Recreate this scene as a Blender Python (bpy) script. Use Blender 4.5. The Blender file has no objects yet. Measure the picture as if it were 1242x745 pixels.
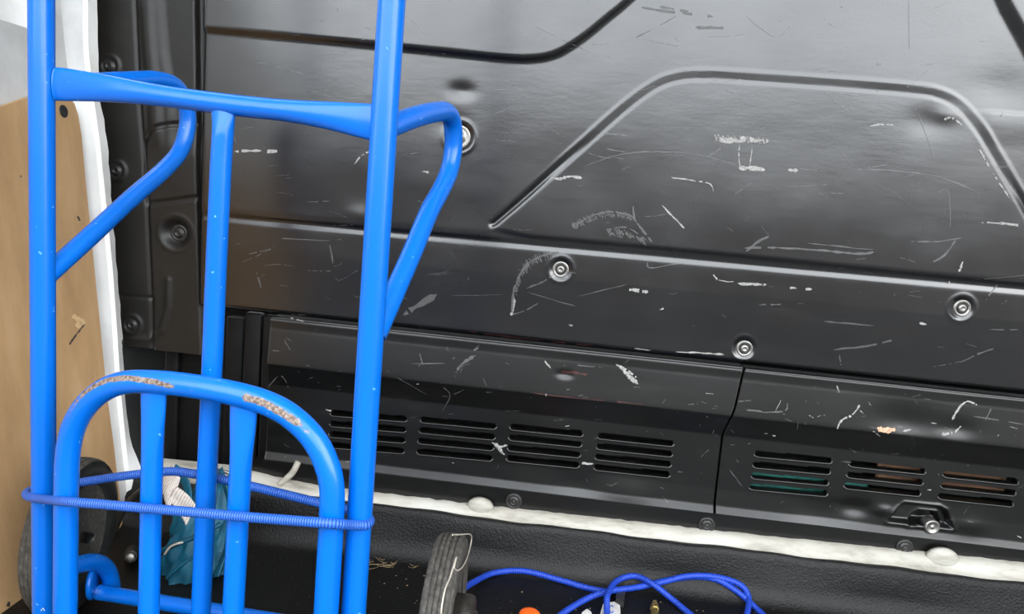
import bpy, math, random
import numpy as np
from mathutils import Vector, Matrix

random.seed(7)
rng = np.random.default_rng(11)
S = bpy.context.scene
COL = S.collection

# ------------------------------------------------------------------ camera
W, H, FPX = 1242, 745, 900.0
PITCH, ROLL, YAW = math.radians(8.6), math.radians(5.2), math.radians(4.0)
CAM = np.array([0.0, 0.0, 0.64])
_F0 = np.array([-math.sin(YAW), math.cos(YAW), 0]); _R0 = np.array([math.cos(YAW), math.sin(YAW), 0])
_UP = np.array([0, 0, 1.0])
CF = _F0 * math.cos(PITCH) - _UP * math.sin(PITCH)
_U0 = _UP * math.cos(PITCH) + _F0 * math.sin(PITCH)
CR = _R0 * math.cos(ROLL) + _U0 * math.sin(ROLL)
CU = _U0 * math.cos(ROLL) - _R0 * math.sin(ROLL)
cam_d = bpy.data.cameras.new('camera')
cam_d.sensor_width = 36.0; cam_d.lens = 36.0 * FPX / W; cam_d.clip_start = 0.02; cam_d.clip_end = 200
cam = bpy.data.objects.new('camera', cam_d); COL.objects.link(cam)
M4 = Matrix(((CR[0], CU[0], -CF[0], CAM[0]), (CR[1], CU[1], -CF[1], CAM[1]), (CR[2], CU[2], -CF[2], CAM[2]), (0, 0, 0, 1)))
cam.matrix_world = M4
S.camera = cam

# ------------------------------------------------------------------ daylight (overcast sky) and exposure
wd = bpy.data.worlds.new('overcast_sky'); S.world = wd; wd.use_nodes = True
bg = wd.node_tree.nodes['Background']
bg.inputs[0].default_value = (0.90, 0.95, 1.0, 1); bg.inputs[1].default_value = 3.2
S.view_settings.view_transform = 'Standard'; S.view_settings.look = 'None'
S.view_settings.gamma = 1.0; S.view_settings.use_curve_mapping = False
S.view_settings.exposure = 1.08

sun_d = bpy.data.lights.new('hazy_sun', 'SUN'); sun_d.energy = 1.15; sun_d.angle = math.radians(50); sun_d.color = (1.0, 0.97, 0.92)
sun = bpy.data.objects.new('hazy_sun', sun_d); COL.objects.link(sun); sun.location = (3, -3, 3)
sun.rotation_euler = Vector((-0.75, 0.55, -0.36)).to_track_quat('-Z', 'Y').to_euler()

# ------------------------------------------------------------------ helpers
def ray(x, y): return CF + CR * ((x - W / 2) / FPX) - CU * ((y - H / 2) / FPX)
def hit(x, y, p0, n):
    d = ray(x, y); t = np.dot(np.asarray(p0) - CAM, n) / np.dot(d, n); return CAM + d * t
NY = np.array([0, 1.0, 0]); NZ = np.array([0, 0, 1.0])
YB = 1.30                      # plane of the bulkhead sheet
FLOOR = -0.03                  # top of the rubber mat
def onY(x, y, Y=YB): return hit(x, y, (0, Y, 0), NY)
def onZ(x, y, Z=FLOOR): return hit(x, y, (0, 0, Z), NZ)

def world_loc(o):
    v = Vector((0, 0, 0))
    while o is not None: v = v + o.location; o = o.parent
    return v
def link(o, parent=None):
    COL.objects.link(o)
    if parent is not None: o.parent = parent
    return o
def mk(name, verts, faces, mat, parent=None, smooth=True, origin=None):
    """one mesh object from world coordinates"""
    verts = np.asarray(verts, dtype=float)
    if parent is not None: off = np.array(world_loc(parent))
    elif origin is not None: off = np.asarray(origin, float)
    else: off = np.array([verts[:, 0].mean(), verts[:, 1].mean(), verts[:, 2].min()])
    me = bpy.data.meshes.new(name)
    me.from_pydata([tuple(v) for v in (verts - off)], [], [tuple(int(i) for i in f) for f in faces])
    me.materials.append(mat)
    if smooth: me.polygons.foreach_set('use_smooth', [True] * len(me.polygons))
    me.update()
    o = bpy.data.objects.new(name, me); link(o, parent)
    if parent is None: o.location = off
    return o
def place(name, me, loc, parent=None, rot=None):
    o = bpy.data.objects.new(name, me); link(o, parent)
    o.location = Vector(tuple(loc)) - (world_loc(parent) if parent else Vector((0, 0, 0)))
    if rot is not None: o.rotation_euler = rot
    return o
def empty(name, loc):
    o = bpy.data.objects.new(name, None); link(o); o.location = tuple(loc); o.empty_display_size = 0.05; return o
def tag(o, label, cat=None, group=None, kind=None):
    o['label'] = label
    if cat: o['category'] = cat
    if group: o['group'] = group
    if kind: o['kind'] = kind
    return o

def catmull(pts, n=8, closed=False):
    P = np.asarray(pts, float); m = len(P); out = []
    rngi = range(m) if closed else range(m - 1)
    for i in rngi:
        if closed: p0, p1, p2, p3 = P[(i - 1) % m], P[i], P[(i + 1) % m], P[(i + 2) % m]
        else: p0, p1, p2, p3 = P[max(i - 1, 0)], P[i], P[i + 1], P[min(i + 2, m - 1)]
        for k in range(n):
            t = k / n
            out.append(0.5 * ((2 * p1) + (-p0 + p2) * t + (2 * p0 - 5 * p1 + 4 * p2 - p3) * t * t + (-p0 + 3 * p1 - 3 * p2 + p3) * t ** 3))
    if not closed: out.append(P[-1])
    return np.array(out)
def sweep(path, ra, rb=None, ref=None, seg=20, closed=False, cap=True):
    """tube along path; ra = radius along the reference direction, rb across it"""
    P = np.asarray(path, float); n = len(P)
    ra = np.broadcast_to(np.asarray(ra, float), (n,)); rb = ra if rb is None else np.broadcast_to(np.asarray(rb, float), (n,))
    T = np.gradient(P, axis=0) if not closed else (np.roll(P, -1, 0) - np.roll(P, 1, 0))
    T /= np.linalg.norm(T, axis=1)[:, None] + 1e-12
    if ref is None:
        N = np.zeros_like(P); a = np.array([0, 0, 1.0]) if abs(T[0][2]) < .9 else np.array([1.0, 0, 0])
        N[0] = a - T[0] * (a @ T[0]); N[0] /= np.linalg.norm(N[0])
        for i in range(1, n):
            v = N[i - 1] - T[i] * (N[i - 1] @ T[i]); N[i] = v / (np.linalg.norm(v) + 1e-12)
    else:
        ref = np.asarray(ref, float); N = ref[None, :] - T * (T @ ref)[:, None]; N /= np.linalg.norm(N, axis=1)[:, None] + 1e-12
    B = np.cross(T, N)
    ang = np.linspace(0, 2 * math.pi, seg, endpoint=False)
    V = (P[:, None, :] + N[:, None, :] * (np.cos(ang)[None, :, None] * ra[:, None, None]) + B[:, None, :] * (np.sin(ang)[None, :, None] * rb[:, None, None])).reshape(-1, 3)
    Fs = []
    for i in range(n if closed else n - 1):
        a, b = i * seg, ((i + 1) % n) * seg
        for k in range(seg): Fs.append((a + k, b + k, b + (k + 1) % seg, a + (k + 1) % seg)[::-1])
    if cap and not closed:
        Fs.append(tuple(range(seg))); Fs.append(tuple(range((n - 1) * seg, n * seg))[::-1])
    return V, Fs
def lathe(profile, seg=32, closed=False):
    """profile [(radius, height)] around local +Y pointing to -Y (toward the room); returns verts, faces"""
    V, Fs = [], []
    for r, h in profile:
        for k in range(seg):
            a = 2 * math.pi * k / seg; V.append((r * math.cos(a), -h, r * math.sin(a)))
    n = len(profile)
    for i in range(n if closed else n - 1):
        a, b = i * seg, ((i + 1) % n) * seg
        for k in range(seg): Fs.append((a + k, a + (k + 1) % seg, b + (k + 1) % seg, b + k))
    if not closed:
        Fs.append(tuple(range(seg))[::-1]); Fs.append(tuple(range((n - 1) * seg, n * seg)))
    return np.array(V), Fs
def mesh_data(name, V, Fs, mat, smooth=True):
    me = bpy.data.meshes.new(name); me.from_pydata([tuple(v) for v in V], [], Fs); me.materials.append(mat)
    if smooth: me.polygons.foreach_set('use_smooth', [True] * len(me.polygons))
    me.update(); return me
def box(c0, c1):
    x0, y0, z0 = c0; x1, y1, z1 = c1
    V = [(x0, y0, z0), (x1, y0, z0), (x1, y1, z0), (x0, y1, z0), (x0, y0, z1), (x1, y0, z1), (x1, y1, z1), (x0, y1, z1)]
    return V, [(0, 3, 2, 1), (4, 5, 6, 7), (0, 1, 5, 4), (1, 2, 6, 5), (2, 3, 7, 6), (3, 0, 4, 7)]
def rbox(c0, c1, r=0.003):
    """box with chamfered edges"""
    import bmesh
    V, Fs = box(c0, c1); bm = bmesh.new(); vs = [bm.verts.new(v) for v in V]
    for f in Fs: bm.faces.new([vs[i] for i in f])
    bmesh.ops.bevel(bm, geom=list(bm.edges), offset=r, segments=2, affect='EDGES', profile=.5)
    bm.verts.index_update(); V = [tuple(v.co) for v in bm.verts]; F2 = [tuple(v.index for v in f.verts) for f in bm.faces]; bm.free(); return V, F2
def join(*vf):
    V, Fs, o = [], [], 0
    for v, f in vf:
        v = [tuple(x) for x in v]; V += v; Fs += [tuple(i + o for i in q) for q in f]; o += len(v)
    return V, Fs
def sstep(a, b, x):
    t = np.clip((x - a) / (b - a), 0, 1); return t * t * (3 - 2 * t)
def dist_poly(X, Z, P, closed=False):
    """unsigned distance to a polyline in the XZ plane"""
    P = np.asarray(P, float); D = np.full(X.shape, 9.0)
    Q = np.vstack([P, P[:1]]) if closed else P
    for a, b in zip(Q[:-1], Q[1:]):
        d = b - a; L = d @ d + 1e-12
        t = np.clip(((X - a[0]) * d[0] + (Z - a[1]) * d[1]) / L, 0, 1)
        D = np.minimum(D, np.hypot(X - a[0] - t * d[0], Z - a[1] - t * d[1]))
    return D
def inside_poly(X, Z, P):
    P = np.asarray(P, float); c = np.zeros(X.shape, bool); j = len(P) - 1
    for i in range(len(P)):
        xi, zi = P[i]; xj, zj = P[j]
        cond = ((zi > Z) != (zj > Z)) & (X < (xj - xi) * (Z - zi) / (zj - zi + 1e-12) + xi)
        c ^= cond; j = i
    return c
def pxz(pts, Y=YB): return np.array([onY(x, y, Y)[[0, 2]] for x, y in pts])
def vnoise(X, Z, f, seed):
    r = np.random.default_rng(seed); out = np.zeros_like(X)
    for k in range(7):
        a = r.uniform(0, 2 * math.pi); ff = f * r.uniform(.6, 1.5); out += np.sin(ff * (X * math.cos(a) + Z * math.sin(a)) + r.uniform(0, 6.3))
    return out / 7

# ------------------------------------------------------------------ materials
def mat(name, color, rough=.5, metal=0, spec=.5, coat=0.0):
    m = bpy.data.materials.new(name); m.use_nodes = True; b = m.node_tree.nodes['Principled BSDF']
    b.inputs['Base Color'].default_value = (*color, 1); b.inputs['Roughness'].default_value = rough
    b.inputs['Metallic'].default_value = metal; b.inputs['Specular IOR Level'].default_value = spec
    b.inputs['Coat Weight'].default_value = coat
    return m
def nd(m, t, **kw):
    n = m.node_tree.nodes.new(t)
    for k, v in kw.items(): setattr(n, k, v)
    return n
def lk(m, a, b): m.node_tree.links.new(a, b)
def noise(m, scale, detail=4, rough=.55, stretch=None):
    tc = nd(m, 'ShaderNodeTexCoord'); mp = nd(m, 'ShaderNodeMapping')
    if stretch: mp.inputs['Scale'].default_value = stretch
    lk(m, tc.outputs['Object'], mp.inputs['Vector'])
    n = nd(m, 'ShaderNodeTexNoise'); n.inputs['Scale'].default_value = scale; n.inputs['Detail'].default_value = detail; n.inputs['Roughness'].default_value = rough
    lk(m, mp.outputs['Vector'], n.inputs['Vector']); return n
def ramp(m, src, stops):
    r = nd(m, 'ShaderNodeValToRGB'); e = r.color_ramp.elements
    while len(e) < len(stops): e.new(.5)
    for k, (p, c) in enumerate(stops):
        e[k].position = p; e[k].color = (*c, 1) if len(c) == 3 else c
    lk(m, src, r.inputs['Fac']); return r
def bump(m, src, strength=.2, dist=.002):
    b = nd(m, 'ShaderNodeBump'); b.inputs['Strength'].default_value = strength; b.inputs['Distance'].default_value = dist
    lk(m, src, b.inputs['Height']); lk(m, b.outputs['Normal'], m.node_tree.nodes['Principled BSDF'].inputs['Normal']); return b
def P(m): return m.node_tree.nodes['Principled BSDF']
def mixc(m, fac, a, b):
    x = nd(m, 'ShaderNodeMix', data_type='RGBA'); lk(m, fac, x.inputs['Factor'])
    for s, v in ((6, a), (7, b)):
        if isinstance(v, tuple): x.inputs[s].default_value = (*v, 1)
        else: lk(m, v, x.inputs[s])
    return x.outputs[2]
def maprange(m, src, a, b, c, d):
    x = nd(m, 'ShaderNodeMapRange'); lk(m, src, x.inputs[0])
    for i, v in zip((1, 2, 3, 4), (a, b, c, d)): x.inputs[i].default_value = v
    return x.outputs[0]

# glossy blue paint, worn through to brown primer where the attribute 'wear' says so
BLUE = mat('blue_paint', (0.0, 0.112, 0.51), .30, 0, .35, .10)
P(BLUE).inputs['Coat Roughness'].default_value = .12
_n = noise(BLUE, 55, 3); bump(BLUE, _n.outputs['Fac'], .10, .002)
_a = nd(BLUE, 'ShaderNodeAttribute', attribute_name='wear')
_n2 = noise(BLUE, 160, 6, .7)
_ad = nd(BLUE, 'ShaderNodeMath', operation='ADD'); lk(BLUE, _a.outputs['Fac'], _ad.inputs[0]); lk(BLUE, _n2.outputs['Fac'], _ad.inputs[1])
_wf = maprange(BLUE, _ad.outputs[0], 1.0, 1.12, 0, 1)
_n3 = noise(BLUE, 300, 4)
_pr = ramp(BLUE, _n3.outputs['Fac'], [(.35, (.075, .048, .035)), (.5, (.165, .12, .095)), (.68, (.26, .235, .215))])
_n4 = noise(BLUE, 130, 2, .5); _chip = maprange(BLUE, _n4.outputs['Fac'], .735, .76, 0, 1)
_c1 = mixc(BLUE, _chip, (0.0, 0.112, 0.51), (.12, .32, .66))
lk(BLUE, mixc(BLUE, _wf, _c1, _pr.outputs['Color']), P(BLUE).inputs['Base Color'])
lk(BLUE, maprange(BLUE, _wf, 0, 1, .28, .8), P(BLUE).inputs['Roughness'])

# black lacquered sheet metal with dusty streaks
SHEET = mat('black_sheet_metal', (.014, .014, .015), .34, 0, 1.0)
_s1 = noise(SHEET, 6, 8, .65, (1, 1, 7)); _s2 = noise(SHEET, 3.5, 4, .6); _s3 = noise(SHEET, 60, 6, .7, (1, 1, 9))
_k = ramp(SHEET, _s1.outputs['Fac'], [(.30, (.0012, .0012, .0014)), (.55, (.0028, .0028, .0031)), (.75, (.009, .009, .0094))])
_sc = maprange(SHEET, _s3.outputs['Fac'], .66, .76, 0, .6)
lk(SHEET, mixc(SHEET, _sc, _k.outputs['Color'], (.075, .075, .075)), P(SHEET).inputs['Base Color'])
lk(SHEET, maprange(SHEET, _s2.outputs['Fac'], .3, .7, .20, .30), P(SHEET).inputs['Roughness'])
_s4 = noise(SHEET, 25, 5, .6, (1, 1, 3)); bump(SHEET, _s4.outputs['Fac'], .05, .003)

TRIM = mat('black_vent_panel_paint', (.012, .012, .011), .30, 0, .6)
_t1 = noise(TRIM, 9, 7, .65, (1, 1, 4)); _k = ramp(TRIM, _t1.outputs['Fac'], [(.35, (.0014, .0014, .0012)), (.6, (.0034, .0034, .0029)), (.78, (.012, .0115, .0105))])
_t2 = noise(TRIM, 90, 6, .75, (1, 1, 2)); _tc = maprange(TRIM, _t2.outputs['Fac'], .70, .78, 0, .6)
lk(TRIM, mixc(TRIM, _tc, _k.outputs['Color'], (.10, .10, .09)), P(TRIM).inputs['Base Color'])
_t3 = noise(TRIM, 14, 4); bump(TRIM, _t3.outputs['Fac'], .15, .004)

PILLAR = mat('brownish_black_pillar', (.020, .018, .015), .45, 0, .45)
_p1 = noise(PILLAR, 8, 7, .6, (1, 1, 2)); _k = ramp(PILLAR, _p1.outputs['Fac'], [(.3, (.005, .0044, .0036)), (.6, (.0095, .0083, .0066)), (.8, (.02, .018, .0145))])
lk(PILLAR, _k.outputs['Color'], P(PILLAR).inputs['Base Color']); _p2 = noise(PILLAR, 40, 4); bump(PILLAR, _p2.outputs['Fac'], .1, .003)

PLY = mat('plywood', (.42, .27, .14), .7, 0, .25)
_w1 = noise(PLY, 5, 8, .65, (3, 3, .8)); _k = ramp(PLY, _w1.outputs['Fac'], [(.25, (.34, .205, .098)), (.5, (.44, .275, .135)), (.75, (.53, .345, .185))])
_w2 = noise(PLY, 120, 5, .7, (1, 1, .25)); _wc = maprange(PLY, _w2.outputs['Fac'], .66, .78, 0, .5)
lk(PLY, mixc(PLY, _wc, _k.outputs['Color'], (.20, .12, .06)), P(PLY).inputs['Base Color'])
bump(PLY, _w2.outputs['Fac'], .25, .002)
PLYCORE = mat('torn_plywood', (.62, .42, .22), .85, 0, .2)

WHITE = mat('white_body_paint', (.74, .74, .72), .35, 0, .5)
_v1 = noise(WHITE, 12, 6, .65); _k = ramp(WHITE, _v1.outputs['Fac'], [(.3, (.70, .70, .67)), (.5, (.79, .79, .77)), (.7, (.84, .84, .83))]); lk(WHITE, _k.outputs['Color'], P(WHITE).inputs['Base Color'])
GREY = mat('light_grey_body_paint', (.40, .40, .40), .35, 0, .5)
_v1 = noise(GREY, 7, 7, .65); _k = ramp(GREY, _v1.outputs['Fac'], [(.3, (.40, .40, .395)), (.55, (.52, .52, .51)), (.75, (.60, .60, .58))]); lk(GREY, _k.outputs['Color'], P(GREY).inputs['Base Color'])
CREAM = mat('dirty_white_seam_paint', (.62, .60, .53), .45, 0, .4)
_v1 = noise(CREAM, 18, 7, .65, (.5, 1, 2)); _k = ramp(CREAM, _v1.outputs['Fac'], [(.28, (.20, .185, .15)), (.48, (.38, .36, .31)), (.7, (.47, .46, .42))]); lk(CREAM, _k.outputs['Color'], P(CREAM).inputs['Base Color'])

RUBBER = mat('black_rubber_mat', (.018, .018, .017), .48, 0, .32)
_r1 = noise(RUBBER, 260, 3, .6); _r2 = noise(RUBBER, 7, 8, .7)
_k = ramp(RUBBER, _r2.outputs['Fac'], [(.35, (.0015, .0015, .0014)), (.58, (.0030, .0029, .0027)), (.75, (.010, .0092, .008))]); _r3 = noise(RUBBER, 420, 4, .8)
_rc = maprange(RUBBER, _r3.outputs['Fac'], .66, .74, 0, .7)
lk(RUBBER, mixc(RUBBER, _rc, _k.outputs['Color'], (.10, .092, .08)), P(RUBBER).inputs['Base Color']); bump(RUBBER, _r1.outputs['Fac'], .55, .003)

TYRE = mat('dusty_grey_tyre', (.085, .08, .072), .8, 0, .3)
_y1 = noise(TYRE, 140, 5, .7); _k = ramp(TYRE, _y1.outputs['Fac'], [(.3, (.022, .0205, .018)), (.55, (.058, .054, .047)), (.75, (.115, .105, .092))]); lk(TYRE, _k.outputs['Color'], P(TYRE).inputs['Base Color']); bump(TYRE, _y1.outputs['Fac'], .5, .002)
HUB = mat('dark_wheel_metal', (.07, .063, .055), .42, .7, .5)
_y2 = noise(HUB, 60, 5, .7); _k = ramp(HUB, _y2.outputs['Fac'], [(.3, (.025, .022, .02)), (.6, (.075, .068, .06)), (.78, (.17, .14, .115))]); lk(HUB, _k.outputs['Color'], P(HUB).inputs['Base Color'])
RUST = mat('rusty_steel', (.25, .10, .05), .75, .3)
_y3 = noise(RUST, 180, 5, .7); _k = ramp(RUST, _y3.outputs['Fac'], [(.3, (.12, .04, .025)), (.55, (.32, .12, .07)), (.75, (.36, .30, .25))]); lk(RUST, _k.outputs['Color'], P(RUST).inputs['Base Color'])
STEEL = mat('screw_steel', (.30, .29, .27), .38, .9)
_y4 = noise(STEEL, 250, 4); lk(STEEL, maprange(STEEL, _y4.outputs['Fac'], .3, .7, .25, .55), P(STEEL).inputs['Roughness'])
BLACKP = mat('black_plastic', (.012, .012, .012), .42, 0, .5)
_y5 = noise(BLACKP, 80, 5, .7); _k = ramp(BLACKP, _y5.outputs['Fac'], [(.4, (.010, .010, .010)), (.7, (.03, .028, .025))]); lk(BLACKP, _k.outputs['Color'], P(BLACKP).inputs['Base Color'])
DARK = mat('dark_cavity_paint', (.006, .006, .006), .6, 0, .2)
_y6 = noise(DARK, 20, 5); _k = ramp(DARK, _y6.outputs['Fac'], [(.4, (.0012, .0012, .0012)), (.7, (.004, .0037, .0034))]); lk(DARK, _k.outputs['Color'], P(DARK).inputs['Base Color'])
TEAL = mat('teal_nylon_fabric', (.006, .12, .17), .55, 0, .4)
_z1 = noise(TEAL, 30, 5, .6); _k = ramp(TEAL, _z1.outputs['Fac'], [(.3, (.002, .05, .09)), (.6, (.004, .095, .155)), (.8, (.012, .14, .20))]); lk(TEAL, _k.outputs['Color'], P(TEAL).inputs['Base Color'])
_z2 = noise(TEAL, 70, 3); bump(TEAL, _z2.outputs['Fac'], .3, .003)
TEALG = mat('green_teal_fabric', (.01, .16, .13), .7); _z1 = noise(TEALG, 60, 4); _k = ramp(TEALG, _z1.outputs['Fac'], [(.3, (.01, .10, .085)), (.7, (.03, .24, .20))]); lk(TEALG, _k.outputs['Color'], P(TEALG).inputs['Base Color'])
BROWN = mat('brown_board', (.16, .075, .035), .75); _z1 = noise(BROWN, 25, 5); _k = ramp(BROWN, _z1.outputs['Fac'], [(.3, (.08, .04, .02)), (.7, (.22, .11, .055))]); lk(BROWN, _k.outputs['Color'], P(BROWN).inputs['Base Color'])
ORANGE = mat('orange_plastic', (.85, .12, .01), .4, 0, .5); _z1 = noise(ORANGE, 40, 3); bump(ORANGE, _z1.outputs['Fac'], .1, .002)
BRASS = mat('dull_brass', (.34, .23, .06), .45, .8); _z1 = noise(BRASS, 200, 4); _k = ramp(BRASS, _z1.outputs['Fac'], [(.35, (.12, .085, .03)), (.6, (.40, .29, .09))]); lk(BRASS, _k.outputs['Color'], P(BRASS).inputs['Base Color'])
STRAW = mat('dry_straw', (.30, .21, .10), .8); _z1 = noise(STRAW, 100, 3); _k = ramp(STRAW, _z1.outputs['Fac'], [(.3, (.09, .06, .03)), (.7, (.24, .18, .095))]); lk(STRAW, _k.outputs['Color'], P(STRAW).inputs['Base Color'])
STRING = mat('pale_string', (.40, .36, .30), .8); _z1 = noise(STRING, 300, 3); bump(STRING, _z1.outputs['Fac'], .3, .001)
SCR = mat('bare_scratch', (.46, .45, .43), .6, 0, .4); _z1 = noise(SCR, 300, 5, .7); _k = ramp(SCR, _z1.outputs['Fac'], [(.3, (.10, .10, .095)), (.62, (.40, .39, .37))]); lk(SCR, _k.outputs['Color'], P(SCR).inputs['Base Color'])
SCRF = mat('faint_scratch', (.11, .11, .11), .38, 0, .9); _z1 = noise(SCRF, 250, 5, .7); _k = ramp(SCRF, _z1.outputs['Fac'], [(.3, (.025, .025, .025)), (.65, (.085, .085, .084))]); lk(SCRF, _k.outputs['Color'], P(SCRF).inputs['Base Color'])
SCRD = mat('dark_scuff', (.03, .03, .03), .42, 0, .7); _z1 = noise(SCRD, 150, 4); _k = ramp(SCRD, _z1.outputs['Fac'], [(.3, (.015, .015, .015)), (.7, (.05, .05, .05))]); lk(SCRD, _k.outputs['Color'], P(SCRD).inputs['Base Color'])
SCRO = mat('orange_chip', (.55, .33, .20), .7); _z1 = noise(SCRO, 200, 4); _k = ramp(SCRO, _z1.outputs['Fac'], [(.3, (.35, .18, .10)), (.7, (.65, .47, .32))]); lk(SCRO, _k.outputs['Color'], P(SCRO).inputs['Base Color'])
SCRR = mat('dark_red_scuff', (.10, .015, .012), .6); _z1 = noise(SCRR, 120, 4); _k = ramp(SCRR, _z1.outputs['Fac'], [(.3, (.020, .005, .004)), (.7, (.05, .010, .008))]); lk(SCRR, _k.outputs['Color'], P(SCRR).inputs['Base Color'])
ASPH = mat('asphalt', (.075, .075, .075), .9); _z1 = noise(ASPH, 40, 6, .7); _k = ramp(ASPH, _z1.outputs['Fac'], [(.3, (.022, .022, .022)), (.7, (.05, .05, .049))]); lk(ASPH, _k.outputs['Color'], P(ASPH).inputs['Base Color'])

BRICK = mat('dark_brick', (.05, .035, .028), .9); _z1 = noise(BRICK, 6, 6); _k = ramp(BRICK, _z1.outputs['Fac'], [(.3, (.05, .042, .036)), (.7, (.11, .088, .075))]); lk(BRICK, _k.outputs['Color'], P(BRICK).inputs['Base Color'])
def cordmat(name, c0, c1, freq):
    m = mat(name, c0, .45, 0, .45)
    uv = nd(m, 'ShaderNodeAttribute', attribute_name='along'); mu = nd(m, 'ShaderNodeMath', operation='MULTIPLY'); mu.inputs[1].default_value = freq; lk(m, uv.outputs['Fac'], mu.inputs[0])
    sn = nd(m, 'ShaderNodeMath', operation='SINE'); lk(m, mu.outputs[0], sn.inputs[0])
    f = maprange(m, sn.outputs[0], -1, 1, 0, 1)
    lk(m, mixc(m, f, c0, c1), P(m).inputs['Base Color']); bump(m, f, .5, .0015); return m
BUNGEE = cordmat('braided_blue_elastic', (.004, .035, .27), (.03, .14, .50), 2 * math.pi / .0032)
ROPE = cordmat('smooth_blue_cord', (.006, .035, .34), (.010, .055, .42), 2 * math.pi / .004)
def set_along(o, path, seg):
    L = np.concatenate([[0], np.cumsum(np.linalg.norm(np.diff(path, axis=0), axis=1))])
    at = o.data.attributes.new('along', 'FLOAT', 'POINT'); at.data.foreach_set('value', np.repeat(L, seg).astype(np.float32))
LABELM = mat('printed_care_label', (.75, .72, .66), .7)
_tc = nd(LABELM, 'ShaderNodeUVMap'); _sp = nd(LABELM, 'ShaderNodeSeparateXYZ'); lk(LABELM, _tc.outputs['UV'], _sp.inputs[0])
_mu = nd(LABELM, 'ShaderNodeMath', operation='MULTIPLY'); _mu.inputs[1].default_value = 58; lk(LABELM, _sp.outputs['Y'], _mu.inputs[0])
_sn = nd(LABELM, 'ShaderNodeMath', operation='SINE'); lk(LABELM, _mu.outputs[0], _sn.inputs[0])
_mp = nd(LABELM, 'ShaderNodeMapping'); _mp.inputs['Scale'].default_value = (40, 9.2, 1); lk(LABELM, _tc.outputs['UV'], _mp.inputs['Vector'])
_nz = nd(LABELM, 'ShaderNodeTexNoise'); _nz.inputs['Scale'].default_value = 1.0; lk(LABELM, _mp.outputs['Vector'], _nz.inputs['Vector'])
_mm = nd(LABELM, 'ShaderNodeMath', operation='MULTIPLY'); lk(LABELM, maprange(LABELM, _sn.outputs[0], .3, .6, 0, 1), _mm.inputs[0]); lk(LABELM, maprange(LABELM, _nz.outputs['Fac'], .42, .5, 0, .75), _mm.inputs[1])
lk(LABELM, mixc(LABELM, _mm.outputs[0], (.58, .555, .50), (.28, .10, .08)), P(LABELM).inputs['Base Color'])
PRINT = mat('blue_print', (.03, .10, .50), .6); _z1 = noise(PRINT, 300, 2); bump(PRINT, _z1.outputs['Fac'], .05, .001)

# ================================================================== SETTING
# ---- bulkhead: upper pressed sheet as a relief
wall = empty('wall_back', (0, YB, FLOOR)); tag(wall, 'scratched black pressed-metal bulkhead of the van behind the blue sack truck', kind='structure')

trap = catmull(pxz([(598, 272), (640, 236), (700, 181), (755, 132), (790, 106), (815, 95), (845, 91), (900, 93), (1000, 100), (1100, 108), (1135, 113), (1162, 126), (1186, 152), (1207, 186), (1228, 222), (1262, 284), (1290, 332), (1299, 348)]), 5)
trap_bot = pxz([(600, 279), (640, 287), (760, 298), (900, 311), (1242, 345), (1300, 351)])
trap_bot = np.vstack([trap[:1] + [[-.0015, -.004]], trap_bot])
trap_in = np.vstack([trap, trap_bot[::-1]])
panelA = catmull(pxz([(243, 36), (400, 50), (560, 66), (610, 71), (645, 72), (675, 66), (705, 48), (735, 24), (770, -6), (820, -60), (862, -112), (885, -170), (892, -260), (895, -700)]), 5)
panelA_in = np.vstack([panelA, [[panelA[-1][0], 2.9], [panelA[0][0] - .001, 2.9]]])
panelB = pxz([(1125, -700), (1128, -260), (1140, -170), (1170, -90), (1205, -20), (1218, 10), (1236, 42), (1262, 90), (1300, 140), (1345, 168), (1420, 182)]); panelB = np.vstack([panelB, [[2.3, panelB[-1][1]]]]); panelB_in = np.vstack([panelB, [[2.3, 2.9], [panelB[0][0], 2.9]]])
fold_z0, fold_x0 = onY(283, 268)[2], onY(283, 268)[0]; fold_z1, fold_x1 = onY(1242, 355)[2], onY(1242, 355)[0]
def zfold(X): return fold_z0 + (X - fold_x0) * (fold_z1 - fold_z0) / (fold_x1 - fold_x0)
_b0, _b1 = onY(480, 397), onY(1242, 478)
def zbot(X): return _b0[2] + (X - _b0[0]) * (_b1[2] - _b0[2]) / (_b1[0] - _b0[0])
XL = onY(243, 150)[0]
SCREWS = [(680, 327), (1167, 374), (903, 423)]
DIMPLES = [(onY(*s)[0], onY(*s)[2], .021, .0035) for s in SCREWS] + [(onY(557, 166)[0], onY(557, 166)[2], .026, .006)]
DENTS = [(1128, 150, .035, -.0025), (1150, 140, .02, .002), (437, 262, .03, .003), (380, 255, .05, -.0015), (560, 110, .02, -.004), (548, 150, .03, -.002), (905, 260, .12, .002), (700, 210, .10, -.0015), (1000, 180, .14, -.0015), (1215, 110, .06, -.003),
         (620, 370, .06, -.0015), (950, 400, .05, .002), (1080, 420, .05, .0015), (760, 380, .05, .0012)]
DENTS = [(*onY(x, y)[[0, 2]], s, d * .6) for x, y, s, d in DENTS]
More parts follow.
